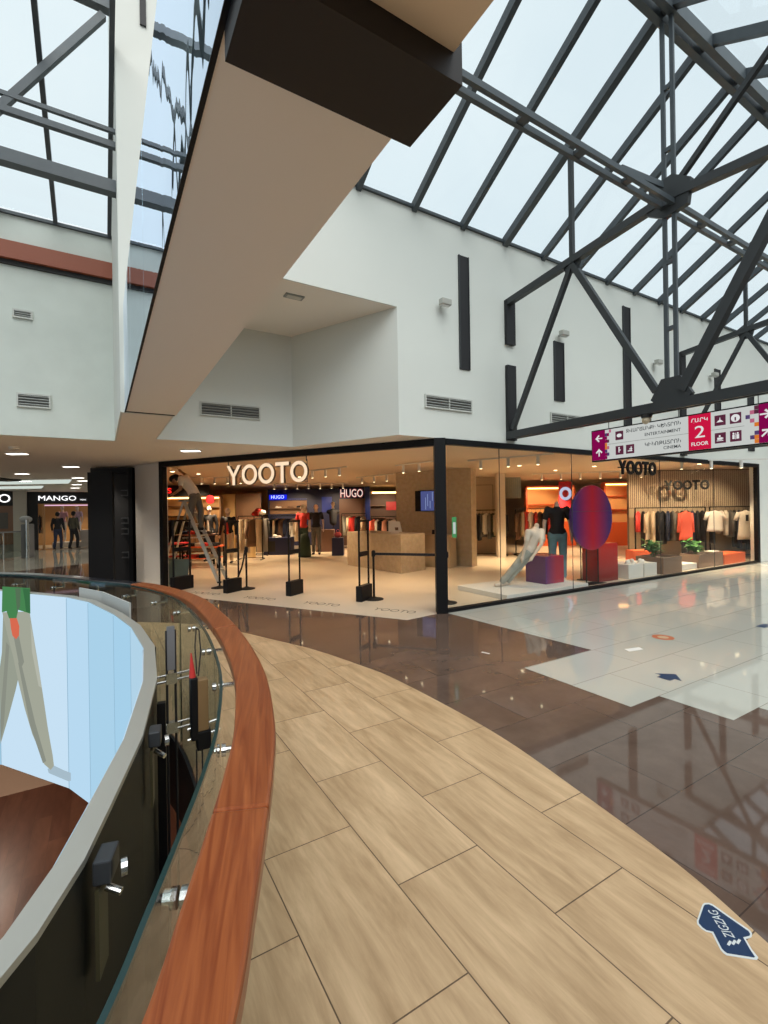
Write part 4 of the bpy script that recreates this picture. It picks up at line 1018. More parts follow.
# orange lit shelving
GLOW = emis('warm_led', (1, .58, .2), 7)
def lit_shelf(loc, rz, w, h, z0, lb, nsh, cm, back=None, strips=True, nbay=1):
    t = thing('lit_shelving', lb, 'shelving', loc, rz, 'lit shelf bays')
    obj('back', box(nb(), -w/2, w/2, .30, .33, z0, z0+h), back or TANW, t)
    bm = nb()
    for k in range(nbay+1): x = -w/2+k*w/nbay; box(bm, x-.03, x+.03, 0, .3, z0, z0+h)
    box(bm, -w/2, w/2, 0, .3, z0+h, z0+h+.06); obj('upright', bm, cm, t)
    if z0 > .02: obj('plinth', box(nb(), -w/2-.03, w/2+.03, 0, .33, 0, z0), cm, t)
    for k in range(nsh): z = z0+h*(k+.0)/nsh; obj('shelf', box(nb(), -w/2+.03, w/2-.03, .02, .3, z, z+.03), cm, t)
    if strips:
        for k in range(nbay):
            xa, xb = -w/2+k*w/nbay+.05, -w/2+(k+1)*w/nbay-.05
            bm = nb(); box(bm, xa, xb, .27, .29, z0+h-.06, z0+h-.02); box(bm, xa, xa+.035, .27, .29, z0+.1, z0+h-.03); box(bm, xb-.035, xb, .27, .29, z0+.1, z0+h-.03); obj('light_strip', bm, GLOW, t)
    return t
lit_shelf((*at(551, 19.2), 0), CAMROT, 1.95, 1.45, .95, 'orange backlit shelf bay behind the standing window mannequin', 2, ORANGE, mat('glow_back', (.85, .48, .18), .6))
lit_shelf((*at(624, 18.8), 0), CAMROT, 1.5, 1.6, .9, 'orange backlit shelf bay right of the big disc', 3, ORANGE, mat('glow_back', (.85, .48, .18), .6))
lit_shelf((*at(176, 18.3), 0), CAMROT, 1.25, 1.15, 1.05, 'lit brown shelf niche behind the ladder at the left', 3, mat('shelf_brown', (.22, .11, .05), .5))
lit_shelf((*at(208, 18.6), 0), CAMROT, .95, 1.3, .9, 'lit brown shelf niche behind the black-jacket mannequin', 3, mat('shelf_brown', (.22, .11, .05), .5))
t = thing('logo_panel', 'red panel with a white ring logo between the orange shelves', 'panel', (*at(565.5, 17.6), 1.55), CAMROT)
obj('panel', box(nb(), -.24, .24, 0, .05, 0, .98), REDB, t)
b_, w_ = letter_bm('O', .5, .11, .03); 
for v in b_.verts: v.co.z += .28; v.co.x *= .9
obj('ring_logo', b_, emis('ring_white', (.65, .65, .85), .9), t)
t = thing('header_band', 'black band with red lit letters above the left shelf niches', 'sign', (*at(184, 17.8), 2.22), CAMROT)
obj('band', box(nb(), -.9, .95, 0, .1, 0, .40), BLACKM, t); obj('lettering', text_bm('SS', .33, .2, .02, .01, .1, -.62, -.01), emis('led_red', (1, .02, .015), 1.6), t)
single('round_sign', 'small red round sign hanging right of the black band', 'sign', tube(nb(), (0, 0, 0), (0, -.04, 0), .16, n=20), REDB, (*at(210.5, 17.2), 2.05), CAMROT)
for px, px1, lb in ((217, 236, 'bright tan wall panel left of the garment racks'), (236, 262, 'brown timber panel behind the beige garments')):
    Yp = 20; X0 = (px-384)/471*Yp; X1 = (px1-384)/471*Yp
    sO('wall_board', X0, X1-.04, Yp, .06, .0, 2.35, mat('tan_lit_panel', (.60, .38, .16), .5) if px == 217 else mat('brown_panel', (.17, .08, .035), .5), lb, 'panel')
# blue zone
Yb = 21.5
def bx(px): return (px-384)/471*Yb
t = thing('blue_display_wall', 'dark navy display wall with blue lit name and brown shelf compartment', 'display wall', (*O(bx(304), Yb), 0), CAMROT); off = bx(304)
obj('panel', box(nb(), bx(268)-off, bx(340)-off, 0, .1, 0, 2.58), NAVY, t)
obj('glow_field', box(nb(), bx(322)-off, bx(332)-off, -.02, 0, 1.5, 2.2), NAVYP, t)
o = obj('shelf_compartment', box(nb(), bx(270)-off, bx(307)-off, -.04, 0, 1.45, 2.05), mat('shelf_brown', (.22, .11, .05), .5), t)
obj('shelf', box(nb(), bx(270)-off, bx(307)-off, -.3, 0, 1.70, 1.73), mat('shelf_brown', (.22, .11, .05), .5), t)
obj('lightbox', box(nb(), bx(270)-off, bx(287)-off, -.12, 0, 2.1, 2.33), emis('blue_lightbox', (.01, .02, .75), 1.1), t)
obj('lettering', text_bm('HUGO', .58, .15, .02, 0, 2.15, bx(278.5)-off, -.13), emis('blue_white', (.5, .6, 1), 1.6), t)
obj('light_bar', box(nb(), bx(287)-off, bx(307)-off, -.05, 0, 2.1, 2.14), NAVYP, t)
for k, px in enumerate((279, 291, 300)):
    shoe_bm = nb(); ball(shoe_bm, (-.05, 0, .04), .07, 1.2, .6, .6); ball(shoe_bm, (.07, 0, .03), .07, 1.2, .6, .5); box(shoe_bm, -.14, .16, -.045, .045, 0, .02)
    single('shoe', ['white trainer at the left end of the blue wall shelf', 'dark shoe in the middle of the blue wall shelf', 'dark shoe at the right end of the blue wall shelf'][k], 'shoe', shoe_bm, [FABW, FABBR, FABB][k], (*O(bx(px), Yb-.15), 1.73), CAMROT, 'shoes on the blue wall shelf', smooth=True)
t = thing('brand_wall', 'brown display wall under red-edged white HUGO letters', 'display wall', (*O(bx(352), Yb-.3), 0), CAMROT)
obj('panel', box(nb(), -.55, .60, 0, .1, 0, 2.1), mat('panel_brown2', (.16, .085, .06), .5), t)
obj('header', box(nb(), -.55, .60, -.02, .1, 2.1, 2.62), NAVY, t)
obj('lettering', text_bm('HUGO', 1.05, .40, .03, .03, 2.14, .03, -.05), mat('letter_red', (.7, .05, .04), .5), t)
obj('lettering', text_bm('HUGO', 1.0, .35, .02, .0, 2.165, .02, -.075), emis('letter_white', (1, .8, .72), .9), t)
obj('edge_post', box(nb(), .62, .84, -.25, .1, 0, 2.62), mat('blue_post', (.01, .02, .12), .4), t)
# shelf area right of the blue post
t = thing('dark_wall_display', 'dark brown shelf wall with red panel left of the cork partition', 'shelving', (*at(384, 22.2), 0), CAMROT)
obj('back', box(nb(), -.65, .75, 0, .08, 0, 2.3), mat('panel_brown3', (.10, .05, .035), .5), t)
obj('red_panel', box(nb(), .1, .6, -.03, 0, 1.55, 1.95), REDB, t)
obj('light_strip', box(nb(), -.55, .7, -.05, -.02, 2.34, 2.42), GLOW, t)
for z in (1.2, 1.75): obj('shelf', box(nb(), -.65, .05, -.3, 0, z, z+.03), BROWNB, t)

# cash desk
desk = [O(-1.08, 13.6), O(.40, 11.6), O(1.05, 12.25), O(-.45, 14.3)]
t = thing('cash_desk', 'cork-clad L-shaped cash desk in the middle of the shop', 'desk')
obj('body', prism(nb(), desk, .003, .93), CORK, t)
obj('worktop', prism(nb(), offset_loop(desk, -.015) if False else desk, .93, .965), mat('desk_top', (.5, .4, .28), .4), t)
t = thing('back_counter', 'low beige counter behind the cash desk in front of the cork partition', 'counter')
bc = [O(1.02, 13.0), O(1.72, 12.45), O(1.95, 12.8), O(1.35, 13.4)]
obj('body', prism(nb(), bc, .003, .86), mat('counter_beige', (.50, .38, .24), .5), t); obj('worktop', prism(nb(), bc, .86, .89), CORK, t)
t = thing('till_screen', 'white angled till monitor standing on the cash desk', 'monitor', (*O(.28, 12.45), .965), CAMROT)
obj('foot', box(nb(), -.10, .10, -.08, .08, 0, .015), FABW, t); obj('stem', bar(nb(), (0, .0, .01), (0, .03, .16), .04, .02), FABW, t)
bm = nb(); vprism(bm, [(-.17, .03), (.19, .03), (.13, .30), (-.17, .33)], 0, .03); obj('housing', bm, FABW, t)
obj('logo', box(nb(), .0, .09, -.004, 0, .07, .15), mat('logo_brown', (.12, .06, .04), .6), t)
single('card_reader', 'small black card reader on the back counter', 'card reader', box(nb(), -.04, .04, -.03, .03, 0, .12), BLACK, (*O(1.35, 12.95), .89), CAMROT)

# security gates
def gate(px, Y, h, lb, first=None, rz=.565):
    if first: return dup(first, (*at(px, Y), .003), rz, lb)
    t = thing('security_gate', lb, 'security gate', (*at(px, Y), .003), rz, 'security gates')
    obj('base', box(nb(), -.20, .20, -.06, .06, 0, .27), BLACK, t, bevel=.012)
    for q in (-1, 1): obj('post', tube(nb(), (q*.165, 0, .27), (q*.165, 0, h), .017, n=12), BLACK, t)
    obj('top_bar', box(nb(), -.18, .18, -.02, .02, h, h+.035), BLACK, t)
    obj('crossbar', box(nb(), -.165, .165, -.015, .015, .78, .86), BLACK, t)
    return t
g0 = gate(231.5, 9.35, 1.38, 'black twin-post security gate between the two left rope posts')
gate(293.5, 8.95, 1.38, 'black twin-post security gate in the middle of the entrance', g0)
gate(363, 8.3, 1.38, 'black twin-post security gate in front of the cash desk', g0)
g1 = gate(181, 9.75, 1.38, 'black security gate in front of the stepladder, far left', g0)
g1.scale = (1.25, 1, 1.02)
single('leaning_board', 'grey green board leaning behind the leftmost security gate', 'board', bar(nb(), (0, 0, 0.0), (0, .12, .55), .50, .02, up=(0, 1, 0)), mat('board_green', (.10, .14, .12), .5), (*at(175, 10.35), .01), CAMROT)
def stanchion(px, py, lb, first=None):
    if first: return dup(first, (*FP(px, py), .003), CAMROT, lb)
    t = thing('stanchion', lb, 'stanchion', (*FP(px, py), .003), CAMROT, 'belt stanchions')
    obj('base', lathe(nb(), [(.17, 0), (.17, .012), (.06, .035), (.03, .05)], 28), BLACK, t, smooth=False)
    obj('pole', tube(nb(), (0, 0, .04), (0, 0, .80), .02, n=16), BLACK, t)
    obj('belt_head', lathe(nb(), [(.03, .76), (.035, .77), (.035, .85), (.02, .87)], 16), BLACK, t)
    return t
s0 = stanchion(374, 599.5, 'black belt stanchion right of the security gate before the cash desk')
stanchion(219.7, 588, 'black belt stanchion left of the left twin-post gate', s0)
stanchion(246.7, 589, 'black belt stanchion right of the left twin-post gate', s0)
stanchion(447, 603, 'black belt stanchion hidden behind the corner column', s0)
bm = nb(); p = Vector((*FP(374, 599.5), .81)); q = Vector((*FP(447, 603), .81)); bar(bm, p, q, .006, .045)
single('barrier_belt', 'black belt stretched from the right stanchion to the corner column', 'belt', bm, FABB)
bm = nb(); c = FP(246.7, 589); path_tube(bm, [(0, 0, .80), (-.03, 0, .62), (-.07, 0, .45), (-.13, 0, .30), (-.17, 0, .2)], .018, 8); single('barrier_belt', 'loose black belt hanging down beside the second left stanchion', 'belt', bm, FABB, (c[0]-.03, c[1]-.02, 0), CAMROT)

# window displays
single('display_plinth', 'low white plinth under the leaning mannequin at the shop window', 'plinth', box(nb(), -1.1, 1.1, -.65, .65, 0, .09), OFFW, (7.05, 6.48, .003), bevel=.005)
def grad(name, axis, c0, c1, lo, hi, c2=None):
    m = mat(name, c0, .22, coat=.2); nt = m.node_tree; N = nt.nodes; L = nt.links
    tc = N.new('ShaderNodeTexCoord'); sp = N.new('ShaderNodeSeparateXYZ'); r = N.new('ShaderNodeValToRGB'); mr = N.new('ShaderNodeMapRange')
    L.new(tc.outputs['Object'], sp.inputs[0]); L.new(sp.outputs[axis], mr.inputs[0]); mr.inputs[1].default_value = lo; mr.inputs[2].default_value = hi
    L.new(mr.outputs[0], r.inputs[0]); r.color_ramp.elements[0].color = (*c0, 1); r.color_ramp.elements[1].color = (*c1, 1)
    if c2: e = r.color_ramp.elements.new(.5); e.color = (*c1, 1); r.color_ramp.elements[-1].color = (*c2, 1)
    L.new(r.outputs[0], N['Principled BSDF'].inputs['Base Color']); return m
PUR = (.075, .03, .15); RED_ = (.50, .015, .03)
CUBEM = grad('purple_red_gradient', 0, PUR, (.38, .025, .05), -.30, .05)
single('display_cube', 'glossy cube with purple to red gradient on the white plinth', 'cube', box(nb(), -.27, .27, -.25, .25, 0, .54), CUBEM, (7.64, 6.45, .093), .0, bevel=.006)
t = thing('display_disc', 'huge glossy purple disc with red centre standing in the shop window', 'disc', (8.66, 6.1, 0))
DISC = grad('purple_red_disc', 0, PUR, RED_, -.55, .55, PUR)
bm = nb(); tube(bm, (0, -.03, 1.36), (0, .03, 1.36), .67, n=72); obj('disc', bm, DISC, t, bevel=.012)
for v_ in (): pass
obj('seam', box(nb(), -.66, .66, -.0315, -.030, 1.49, 1.496), STEELD, t)
for x in (-.18, .20): obj('stand_rod', tube(nb(), (x, 0, .004), (x, 0, .80), .012, n=10), BLACK, t)
obj('foot_plate', box(nb(), -.3, .3, -.12, .12, 0, .012), BLACK, t)
single('display_pole', 'thin black pole standing left of the big disc', 'pole', lathe(nb(), [(.09, 0), (.09, .012), (.012, .02), (.012, 1.55)], 14), BLACK, (*at(580, 10.2), .003))
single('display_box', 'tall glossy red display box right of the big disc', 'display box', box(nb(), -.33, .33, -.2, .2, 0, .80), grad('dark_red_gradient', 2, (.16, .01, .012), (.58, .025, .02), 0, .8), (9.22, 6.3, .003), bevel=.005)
single('display_box', 'small orange-red box behind the tall red display box', 'display box', box(nb(), -.3, .3, -.2, .2, 0, .42), ORANGE, (*at(640, 12.4), .003), CAMROT, bevel=.005)
for (x, y, w, d, h, lb) in ((10.05, 6.25, .56, .5, .31, 'off-white display box with trainers, left half'), (10.62, 6.25, .50, .5, .29, 'off-white display box beside the brown planter')):
    single('display_box', lb, 'display box', box(nb(), -w/2, w/2, -d/2, d/2, 0, h), OFFW, (x, y, .003), bevel=.005)
TR = nb(); ball(TR, (-.06, 0, .05), .07, 1.1, .6, .7); ball(TR, (.06, 0, .035), .075, 1.3, .6, .5); box(TR, -.14, .16, -.045, .045, 0, .025)
sh = single('trainer', 'white trainer on the off-white box, left one', 'shoe', TR, FABW, (9.98, 6.15, .313), .4, 'trainers on the white box', smooth=True)
dup(sh, (10.22, 6.22, .313), .9, 'white trainer on the off-white box, right one'); dup(sh, (10.58, 6.2, .293), .2, 'white trainer alone on the box next to the brown planter')
def plant(x, y, z, h, w, lb, n=90, seed=1):
    r = random.Random(seed); t = thing('potted_plant', lb, 'plant', (x, y, z))
    st = nb(); lf = nb()
    for k in range(12):
        a = r.random()*2*PI; rr_ = w*.5*r.random(); top = (rr_*math.cos(a), rr_*math.sin(a), h*(.4+.45*r.random()))
        tube(st, (top[0]*.2, top[1]*.2, 0), top, .006, .004, n=6)
        for j in range(n//12):
            b = Vector(lerp((top[0]*.3, top[1]*.3, h*.15), top, .35+.65*r.random())); az = r.random()*2*PI; el = -.3+1.1*r.random()
            d = Vector((math.cos(az)*math.cos(el), math.sin(az)*math.cos(el), math.sin(el))); s_ = d.cross(Vector((0, 0, 1))).normalized()
            L_ = .13+.09*r.random(); W_ = L_*.32
            P_ = [b, b+d*L_*.35+s_*W_, b+d*L_*.75+s_*W_*.7+Vector((0, 0, -.01)), b+d*L_+Vector((0, 0, -.03)), b+d*L_*.75-s_*W_*.7+Vector((0, 0, -.01)), b+d*L_*.35-s_*W_]
            vs = [lf.verts.new(p_) for p_ in P_]; m_ = lf.verts.new(b+d*L_*.5+Vector((0, 0, .012)))
            for i in range(6): lf.faces.new((vs[i], vs[(i+1) % 6], m_))
    obj('stems', st, mat('stem_green', (.06, .12, .03), .7), t); obj('foliage', lf, LEAF, t, kind='stuff')
def planter(x0, x1, y0, y1, h, m, lb):
    t = thing('planter', lb, 'planter', ((x0+x1)/2, (y0+y1)/2, .003)); a = (x1-x0)/2; b = (y1-y0)/2
    bm = nb(); box(bm, -a, a, -b, -b+.03, 0, h); box(bm, -a, a, b-.03, b, 0, h); box(bm, -a, -a+.03, -b+.03, b-.03, 0, h); box(bm, a-.03, a, -b+.03, b-.03, 0, h); obj('box', bm, m, t)
    obj('soil', box(nb(), -a+.03, a-.03, -b+.03, b-.03, 0, h-.05), SOIL, t)
planter(11.05, 11.85, 5.95, 6.6, .38, BROWNB, 'taupe box planter with green plant beside the white boxes')
plant(11.3, 6.3, .33, .50, .52, 'leafy green plant in the left taupe planter', seed=4)
planter(12.75, 14.0, 6.0, 6.45, .34, BROWNB, 'long taupe planter with darker plant right of the white platform')
plant(13.1, 6.25, .29, .48, .5, 'darker leafy plant in the long taupe planter', seed=9)
single('display_box', 'long orange-red low box at the right end of the shop window', 'display box', box(nb(), -.6, .6, -.22, .22, 0, .27), ORANGE, (14.62, 6.2, .003), bevel=.005)
single('book', 'open white booklet lying on the taupe planter edge', 'book', prism(nb(), [(-.16, -.1), (.16, -.1), (.12, .12), (-.14, .12)], 0, .02), FABW, (13.85, 6.2, .345))
single('display_platform', 'low white platform between the two taupe planters', 'platform', box(nb(), -.5, .5, -.3, .6, 0, .14), OFFW, (12.33, 6.35, .003), bevel=.005)

# ------------------------------------------------------------------ clothes
def garment_mesh(kind, L, W, T, seed, front=False):
    r = random.Random(seed); bm = nb(); n = 14
    prof = [(0, .10), (.03, .35), (.07, .85), (.14, 1.0), (.35, .92), (.6, .95), (.85, 1.0), (1, 1.04)]
    if kind == 'trousers': prof = [(0, .65), (.05, .72), (.3, .7), (.6, .62), (1, .55)]
    if kind == 'dress': prof = [(0, .10), (.03, .4), (.07, .8), (.15, .85), (.35, .68), (.6, .95), (1, 1.25)]
    rings = []
    for u, w in prof:
        ring = []
        for i in range(n):
            a = 2*PI*i/n; k = 1+.12*math.sin(3*a+seed+u*3)
            ring.append(bm.verts.new((W/2*w*math.cos(a)*k, T/2*(.45+.55*min(1, u*6))*math.sin(a)*k, -L*u)))
        rings.append(ring)
    for A, B in zip(rings, rings[1:]):
        for i in range(n): bm.faces.new((B[i], B[(i+1) % n], A[(i+1) % n], A[i]))
    bm.faces.new(rings[0]); bm.faces.new(rings[-1][::-1])
    if kind in ('shirt', 'coat', 'tee'):
        sl = .58 if kind != 'tee' else .24
        for q in (-1, 1): tube(bm, (q*W*.44, 0, -.06*L-.02), (q*(W*.52+(.06 if kind == 'tee' else .02)), 0, -.06*L-sl), T*.42, T*.36, n=10)
    return bm
GC_ = {}
def garment(loc, rz, kind, m, L, W, T, lb, group, seed=1):
    key = (kind, m.name, L, W, T, seed % 3)
    if key in GC_:
        o = GC_[key]; o2 = dup(o, loc, rz, lb, group); return o2
    t = thing('hanging_'+{'tee': 'shirt'}.get(kind, kind), lb, 'garment', loc, rz, group)
    obj('cloth', garment_mesh(kind, L, W, T, seed % 3), m, t, smooth=True)
    bm = nb(); path_tube(bm, [(0, 0, -.01), (0, 0, .03), (.02, 0, .05), (.03, 0, .075), (.015, 0, .095), (-.005, 0, .09)], .003, 6)
    tube(bm, (-W*.3, 0, -.03), (0, 0, -.005), .006, n=6); tube(bm, (W*.3, 0, -.03), (0, 0, -.005), .006, n=6)
    obj('hanger', bm, BLACK, t); GC_[key] = t; return t
def rack(X0, X1, Y, zr, lb, items, group, two=False):
    w = X1-X0; t = thing('clothes_rack', lb, 'clothes rack', (*O((X0+X1)/2, Y), .003), CAMROT, 'black clothes racks')
    obj('top_rail', box(nb(), -w/2, w/2, -.015, .015, zr, zr+.03), BLACK, t)
    for q in (-1, 1): obj('upright', box(nb(), q*w/2-.015, q*w/2+.015, -.015, .015, 0, zr), BLACK, t); obj('foot_bar', box(nb(), q*w/2-.015, q*w/2+.015, -.25, .25, 0, .03), BLACK, t)
    obj('lower_bar', box(nb(), -w/2, w/2, .2, .22, .03, .05), BLACK, t)
    n = len(items)
    for k, (kind, m, L, fr, lbl) in enumerate(items):
        x = X0+w*(k+.6)/(n+.2); W = {'trousers': .36, 'tee': .44}.get(kind, .46); T = .13 if not fr else .12
        garment((*O(x, Y+(0 if not fr else -.12)), zr-.085), CAMROT+(1.02+.28*math.sin(k*2.1) if not fr else 0.06), kind, m, L, W, T, lbl, group, k)
ORD = ['first', 'second', 'third', 'fourth', 'fifth', 'sixth', 'seventh', 'eighth', 'ninth', 'tenth', 'eleventh', 'twelfth', 'thirteenth', 'fourteenth', 'fifteenth', 'sixteenth']
def mk(spec, where):
    out = []
    for k, (kind, m, L, col) in enumerate(spec):
        kn = {'tee': 'T-shirt', 'shirt': 'shirt', 'coat': 'coat', 'trousers': 'trousers', 'dress': 'dress'}[kind]
        out.append((kind, m, L, False, '%s %s, %s garment from the left on the %s' % (col, kn, ORD[k], where)))
    return out
rack(3.0, 4.05, 15.75, 1.50, 'black rail rack at the left of the window, by the cork partition', mk([('coat', FABN, .85, 'navy'), ('coat', FABB, .9, 'black'), ('shirt', FABG, .8, 'grey'), ('shirt', FABW, .7, 'white patterned'), ('coat', FABG, .85, 'grey'), ('shirt', FABGR, .8, 'dark green'), ('shirt', FABC, .75, 'beige'), ('coat', FABG, .9, 'dark grey'), ('coat', FABB, .85, 'black')], 'left window rack'), 'clothes on the left window rack')
rack(4.35, 5.55, 15.6, 1.52, 'black rail rack behind the leaning mannequin', mk([('coat', FABBR, .9, 'brown'), ('shirt', FABC, .8, 'tan'), ('trousers', FABR, .95, 'dark red'), ('tee', FABW, .7, 'white'), ('shirt', FABR, .75, 'red'), ('coat', FABBR, .95, 'brown'), ('shirt', FABB, .75, 'black'), ('coat', FABR, .9, 'burgundy')], 'rack behind the leaning mannequin'), 'clothes behind the leaning mannequin')
rack(7.62, 9.75, 14.3, 1.50, 'long black rail rack in front of the slat wall, left one', mk([('shirt', FABR, .62, 'bright red'), ('trousers', FABB, 1.1, 'black'), ('coat', FABC, 1.0, 'cream'), ('coat', FABC, .95, 'pale beige'), ('coat', FABB, .95, 'black'), ('coat', FABB, 1.0, 'black'), ('shirt', FABN, .9, 'navy'), ('coat', FABG, .9, 'grey brown'), ('coat', FABBR, .9, 'dark brown'), ('coat', FABB, 1.0, 'black'), ('trousers', FABB, 1.15, 'black'), ('coat', FABN, 1.05, 'navy'), ('trousers', FABB, 1.1, 'black'), ('coat', FABB, .95, 'black')], 'left slat-wall rack'), 'clothes on the left slat-wall rack')
rack(9.85, 11.35, 14.25, 1.50, 'black rail rack in front of the slat wall, right one', mk([('coat', FABB, 1.0, 'black'), ('shirt', FABC, .7, 'cream'), ('shirt', FABW, .6, 'white'), ('tee', FABW, .75, 'white'), ('coat', FABG, .8, 'grey'), ('dress', FABB, 1.1, 'black'), ('dress', FABN, 1.15, 'navy'), ('coat', FABB, 1.0, 'black'), ('trousers', FABB, 1.2, 'black'), ('trousers', FABG, 1.2, 'grey'), ('coat', FABB, 1.0, 'black')], 'right slat-wall rack'), 'clothes on the right slat-wall rack')
for (px, Y, kind, m, L, lb) in ((685.5, 13.7, 'coat', FABT, .85, 'coral red waistcoat hung facing out on the left slat-wall rack'), (684.5, 13.85, 'trousers', FABB, 1.25, 'black trousers hanging below the coral waistcoat'), (745, 13.6, 'tee', FABW, .85, 'white T-shirt with dark print hung facing out at the right end'), (714.5, 13.8, 'tee', FABW, .62, 'small white top hung facing out on the right slat-wall rack')):
    garment((*at(px, Y), 1.42), CAMROT+.05, kind, m, L, .38 if px < 700 else .46, .13, lb, 'clothes hung facing out', 1)
bm = nb(); box(bm, -.04, .04, -.075, -.068, -.32, -.14); single('shirt_print', 'dark print block on the white facing-out T-shirt', 'print', bm, FABB, (*at(745, 13.6), 1.42), CAMROT+.05)
Yl = 15.5
rack((238-384)/471*Yl, (262-384)/471*Yl, Yl, 1.42, 'black rack with beige trousers left of the blue wall', mk([('trousers', FABC, 1.1, 'beige'), ('trousers', FABC, 1.1, 'cream'), ('shirt', FABBR, .9, 'brown'), ('trousers', FABC, 1.1, 'sand')], 'beige rack'), 'clothes on the beige rack')
rack((254-384)/471*17, (268-384)/471*17, 17, 1.42, 'black rack of dark and grey trousers beside the navy table', mk([('trousers', FABG, 1.2, 'grey'), ('trousers', FABB, 1.2, 'black'), ('trousers', FABG, 1.2, 'pale grey')], 'dark trouser rack'), 'trousers on the dark rack')
rack((271-384)/471*18.5, (299-384)/471*18.5, 18.5, 1.38, 'black rack with navy and pale clothes before the blue wall', mk([('coat', FABB, .9, 'black'), ('shirt', FABC, .9, 'beige'), ('coat', FABB, .9, 'black'), ('shirt', FABBR, .8, 'brown'), ('shirt', FABN, .9, 'blue'), ('coat', FABN, .9, 'navy'), ('shirt', FABW, .9, 'white'), ('shirt', FABC, .9, 'cream')], 'blue wall rack'), 'clothes on the blue wall rack')
rack((341-384)/471*19, (366-384)/471*19, 19.2, 1.42, 'black rack under the white HUGO letters', mk([('trousers', JEANL, .8, 'pale denim'), ('shirt', FABC, .7, 'tan'), ('shirt', FABR, .8, 'dark red'), ('coat', FABB, .9, 'black'), ('coat', FABC, .9, 'cream')], 'rack under the letters'), 'clothes under the letters')
rack((371-384)/471*18, (396-384)/471*18, 18, 1.30, 'black rack of coral and dark clothes left of the cork partition', mk([('coat', FABT, .9, 'orange'), ('shirt', FABW, .8, 'white'), ('coat', FABB, .9, 'black'), ('coat', mat('salmon', (.6, .28, .2), .8), .9, 'salmon'), ('coat', FABB, .9, 'black'), ('shirt', FABW, .8, 'pale')], 'coral rack'), 'clothes on the coral rack')
rack((164-384)/471*16.5, (186-384)/471*16.5, 16.5, 1.42, 'black rack of dark coats behind the stepladder', mk([('coat', FABB, .95, 'black'), ('coat', FABN, .95, 'navy'), ('coat', FABB, .95, 'black'), ('coat', FABGR, .95, 'dark green'), ('coat', FABB, .95, 'black')], 'rack behind the stepladder'), 'dark coats behind the stepladder')
# hat stacks
for k, (px, z, m, lb) in enumerate(((258, 1.62, FABR, 'red cap on top of the trouser rack'), (262.5, 1.55, FABW, 'white cap beside the red cap'), (255, 1.50, FABR, 'lower red and white cap on the trouser rack'))):
    bm = nb(); ball(bm, (0, 0, 0), .12, 1, 1, .75); box(bm, -.09, .09, -.22, -.08, -.03, -.015); bm2 = bm; box(bm, -.012, .012, -.012, .012, -(z-1.44), 0)
    single('cap', lb, 'cap', bm, m, (*at(px, 16.9), z), CAMROT, 'caps on the rack', smooth=True)
# tables and cubes deep in the shop
def table(loc, rz, w, d, h, mtop, mleg, lb, shelf=True):
    t = thing('display_table', lb, 'table', (*loc, .003), rz)
    obj('table_top', box(nb(), -w/2, w/2, -d/2, d/2, h-.04, h), mtop, t, bevel=.004)
    if shelf: obj('lower_shelf', box(nb(), -w/2+.05, w/2-.05, -d/2+.05, d/2-.05, h*.42, h*.42+.03), mtop, t)
    for a in (-1, 1):
        for b in (-1, 1): obj('leg', box(nb(), a*(w/2-.03)-.02, a*(w/2-.03)+.02, b*(d/2-.03)-.02, b*(d/2-.03)+.02, 0, h-.04), mleg, t)
    return t
table(at(203, 13.6), CAMROT, 1.05, .6, .62, ORANGE, BLACK, 'orange display table with dark folded clothes at the left')
table(at(198, 14.6), CAMROT, 1.2, .6, .92, BROWNB, BLACK, 'brown display table behind the orange one')
table(at(176, 13.9), CAMROT, .5, .6, .70, REDB, BLACK, 'small red display table behind the stepladder')
ns = 0
for (px, Y, z, m, cl) in ((193, 13.5, .623, FABB, 'black'), (200, 13.5, .623, FABW, 'white'), (207, 13.5, .623, FABR, 'red'), (214, 13.5, .623, FABB, 'black'), (187, 14.5, .923, FABN, 'navy'), (193, 14.5, .923, FABR, 'red'), (200, 14.5, .923, FABB, 'black'), (207, 14.5, .923, FABG, 'grey'), (193, 13.5, .293, FABR, 'red'), (204, 13.5, .293, FABB, 'black'), (213, 13.5, .293, FABC, 'cream')):
    for j in range(2):
        bm = nb(); box(bm, -.12, .12, -.15, .15, 0, .045)
        wh = 'on the orange table top' if z == .623 else ('on the brown table behind' if z > .9 else 'on the lower shelf of the orange table')
        pos = {193: 'left', 200: 'middle left', 207: 'middle right', 214: 'right end', 187: 'left end', 204: 'centre', 213: 'right'}[px]
        single('folded_shirt', '%s folded shirt, %s of the %s pile %s' % (cl, ['bottom', 'top'][j], pos, wh), 'folded shirt', bm, m, (*at(px, Y), z+.047*j), CAMROT+.04*j, 'folded clothes on the left tables', bevel=.015)
t = thing('navy_table', 'navy blue display table with white shoe beside the blue wall rack', 'table', (*at(278, 17.3), .003), CAMROT)
obj('body', box(nb(), -.48, .52, -.3, .3, 0, .62), NAVY, t); obj('niche', box(nb(), -.42, -.05, -.31, -.29, .12, .5), BLACKM, t)
bm = nb(); ball(bm, (-.05, 0, .05), .08, 1.2, .6, .7); ball(bm, (.09, 0, .035), .08, 1.3, .6, .5); box(bm, -.15, .19, -.05, .05, 0, .025)
s_ = single('shoe', 'white shoe on top of the navy display table', 'shoe', bm, FABW, (*at(276, 17.2), .623), CAMROT, smooth=True)
s2 = dup(s_, (*at(270, 16.96), .14), CAMROT+.3, 'white shoe in front of the navy table niche')
bpy.data.objects.remove(s2)
single('display_cube', 'navy cube plinth right of the two mannequins', 'cube', box(nb(), -.2, .2, -.2, .2, 0, .62), NAVY, (*at(337.5, 16.6), .003), CAMROT, bevel=.004)
t = thing('handbag', 'small pink handbag on the navy cube', 'bag', (*at(337.5, 16.6), .623), CAMROT)
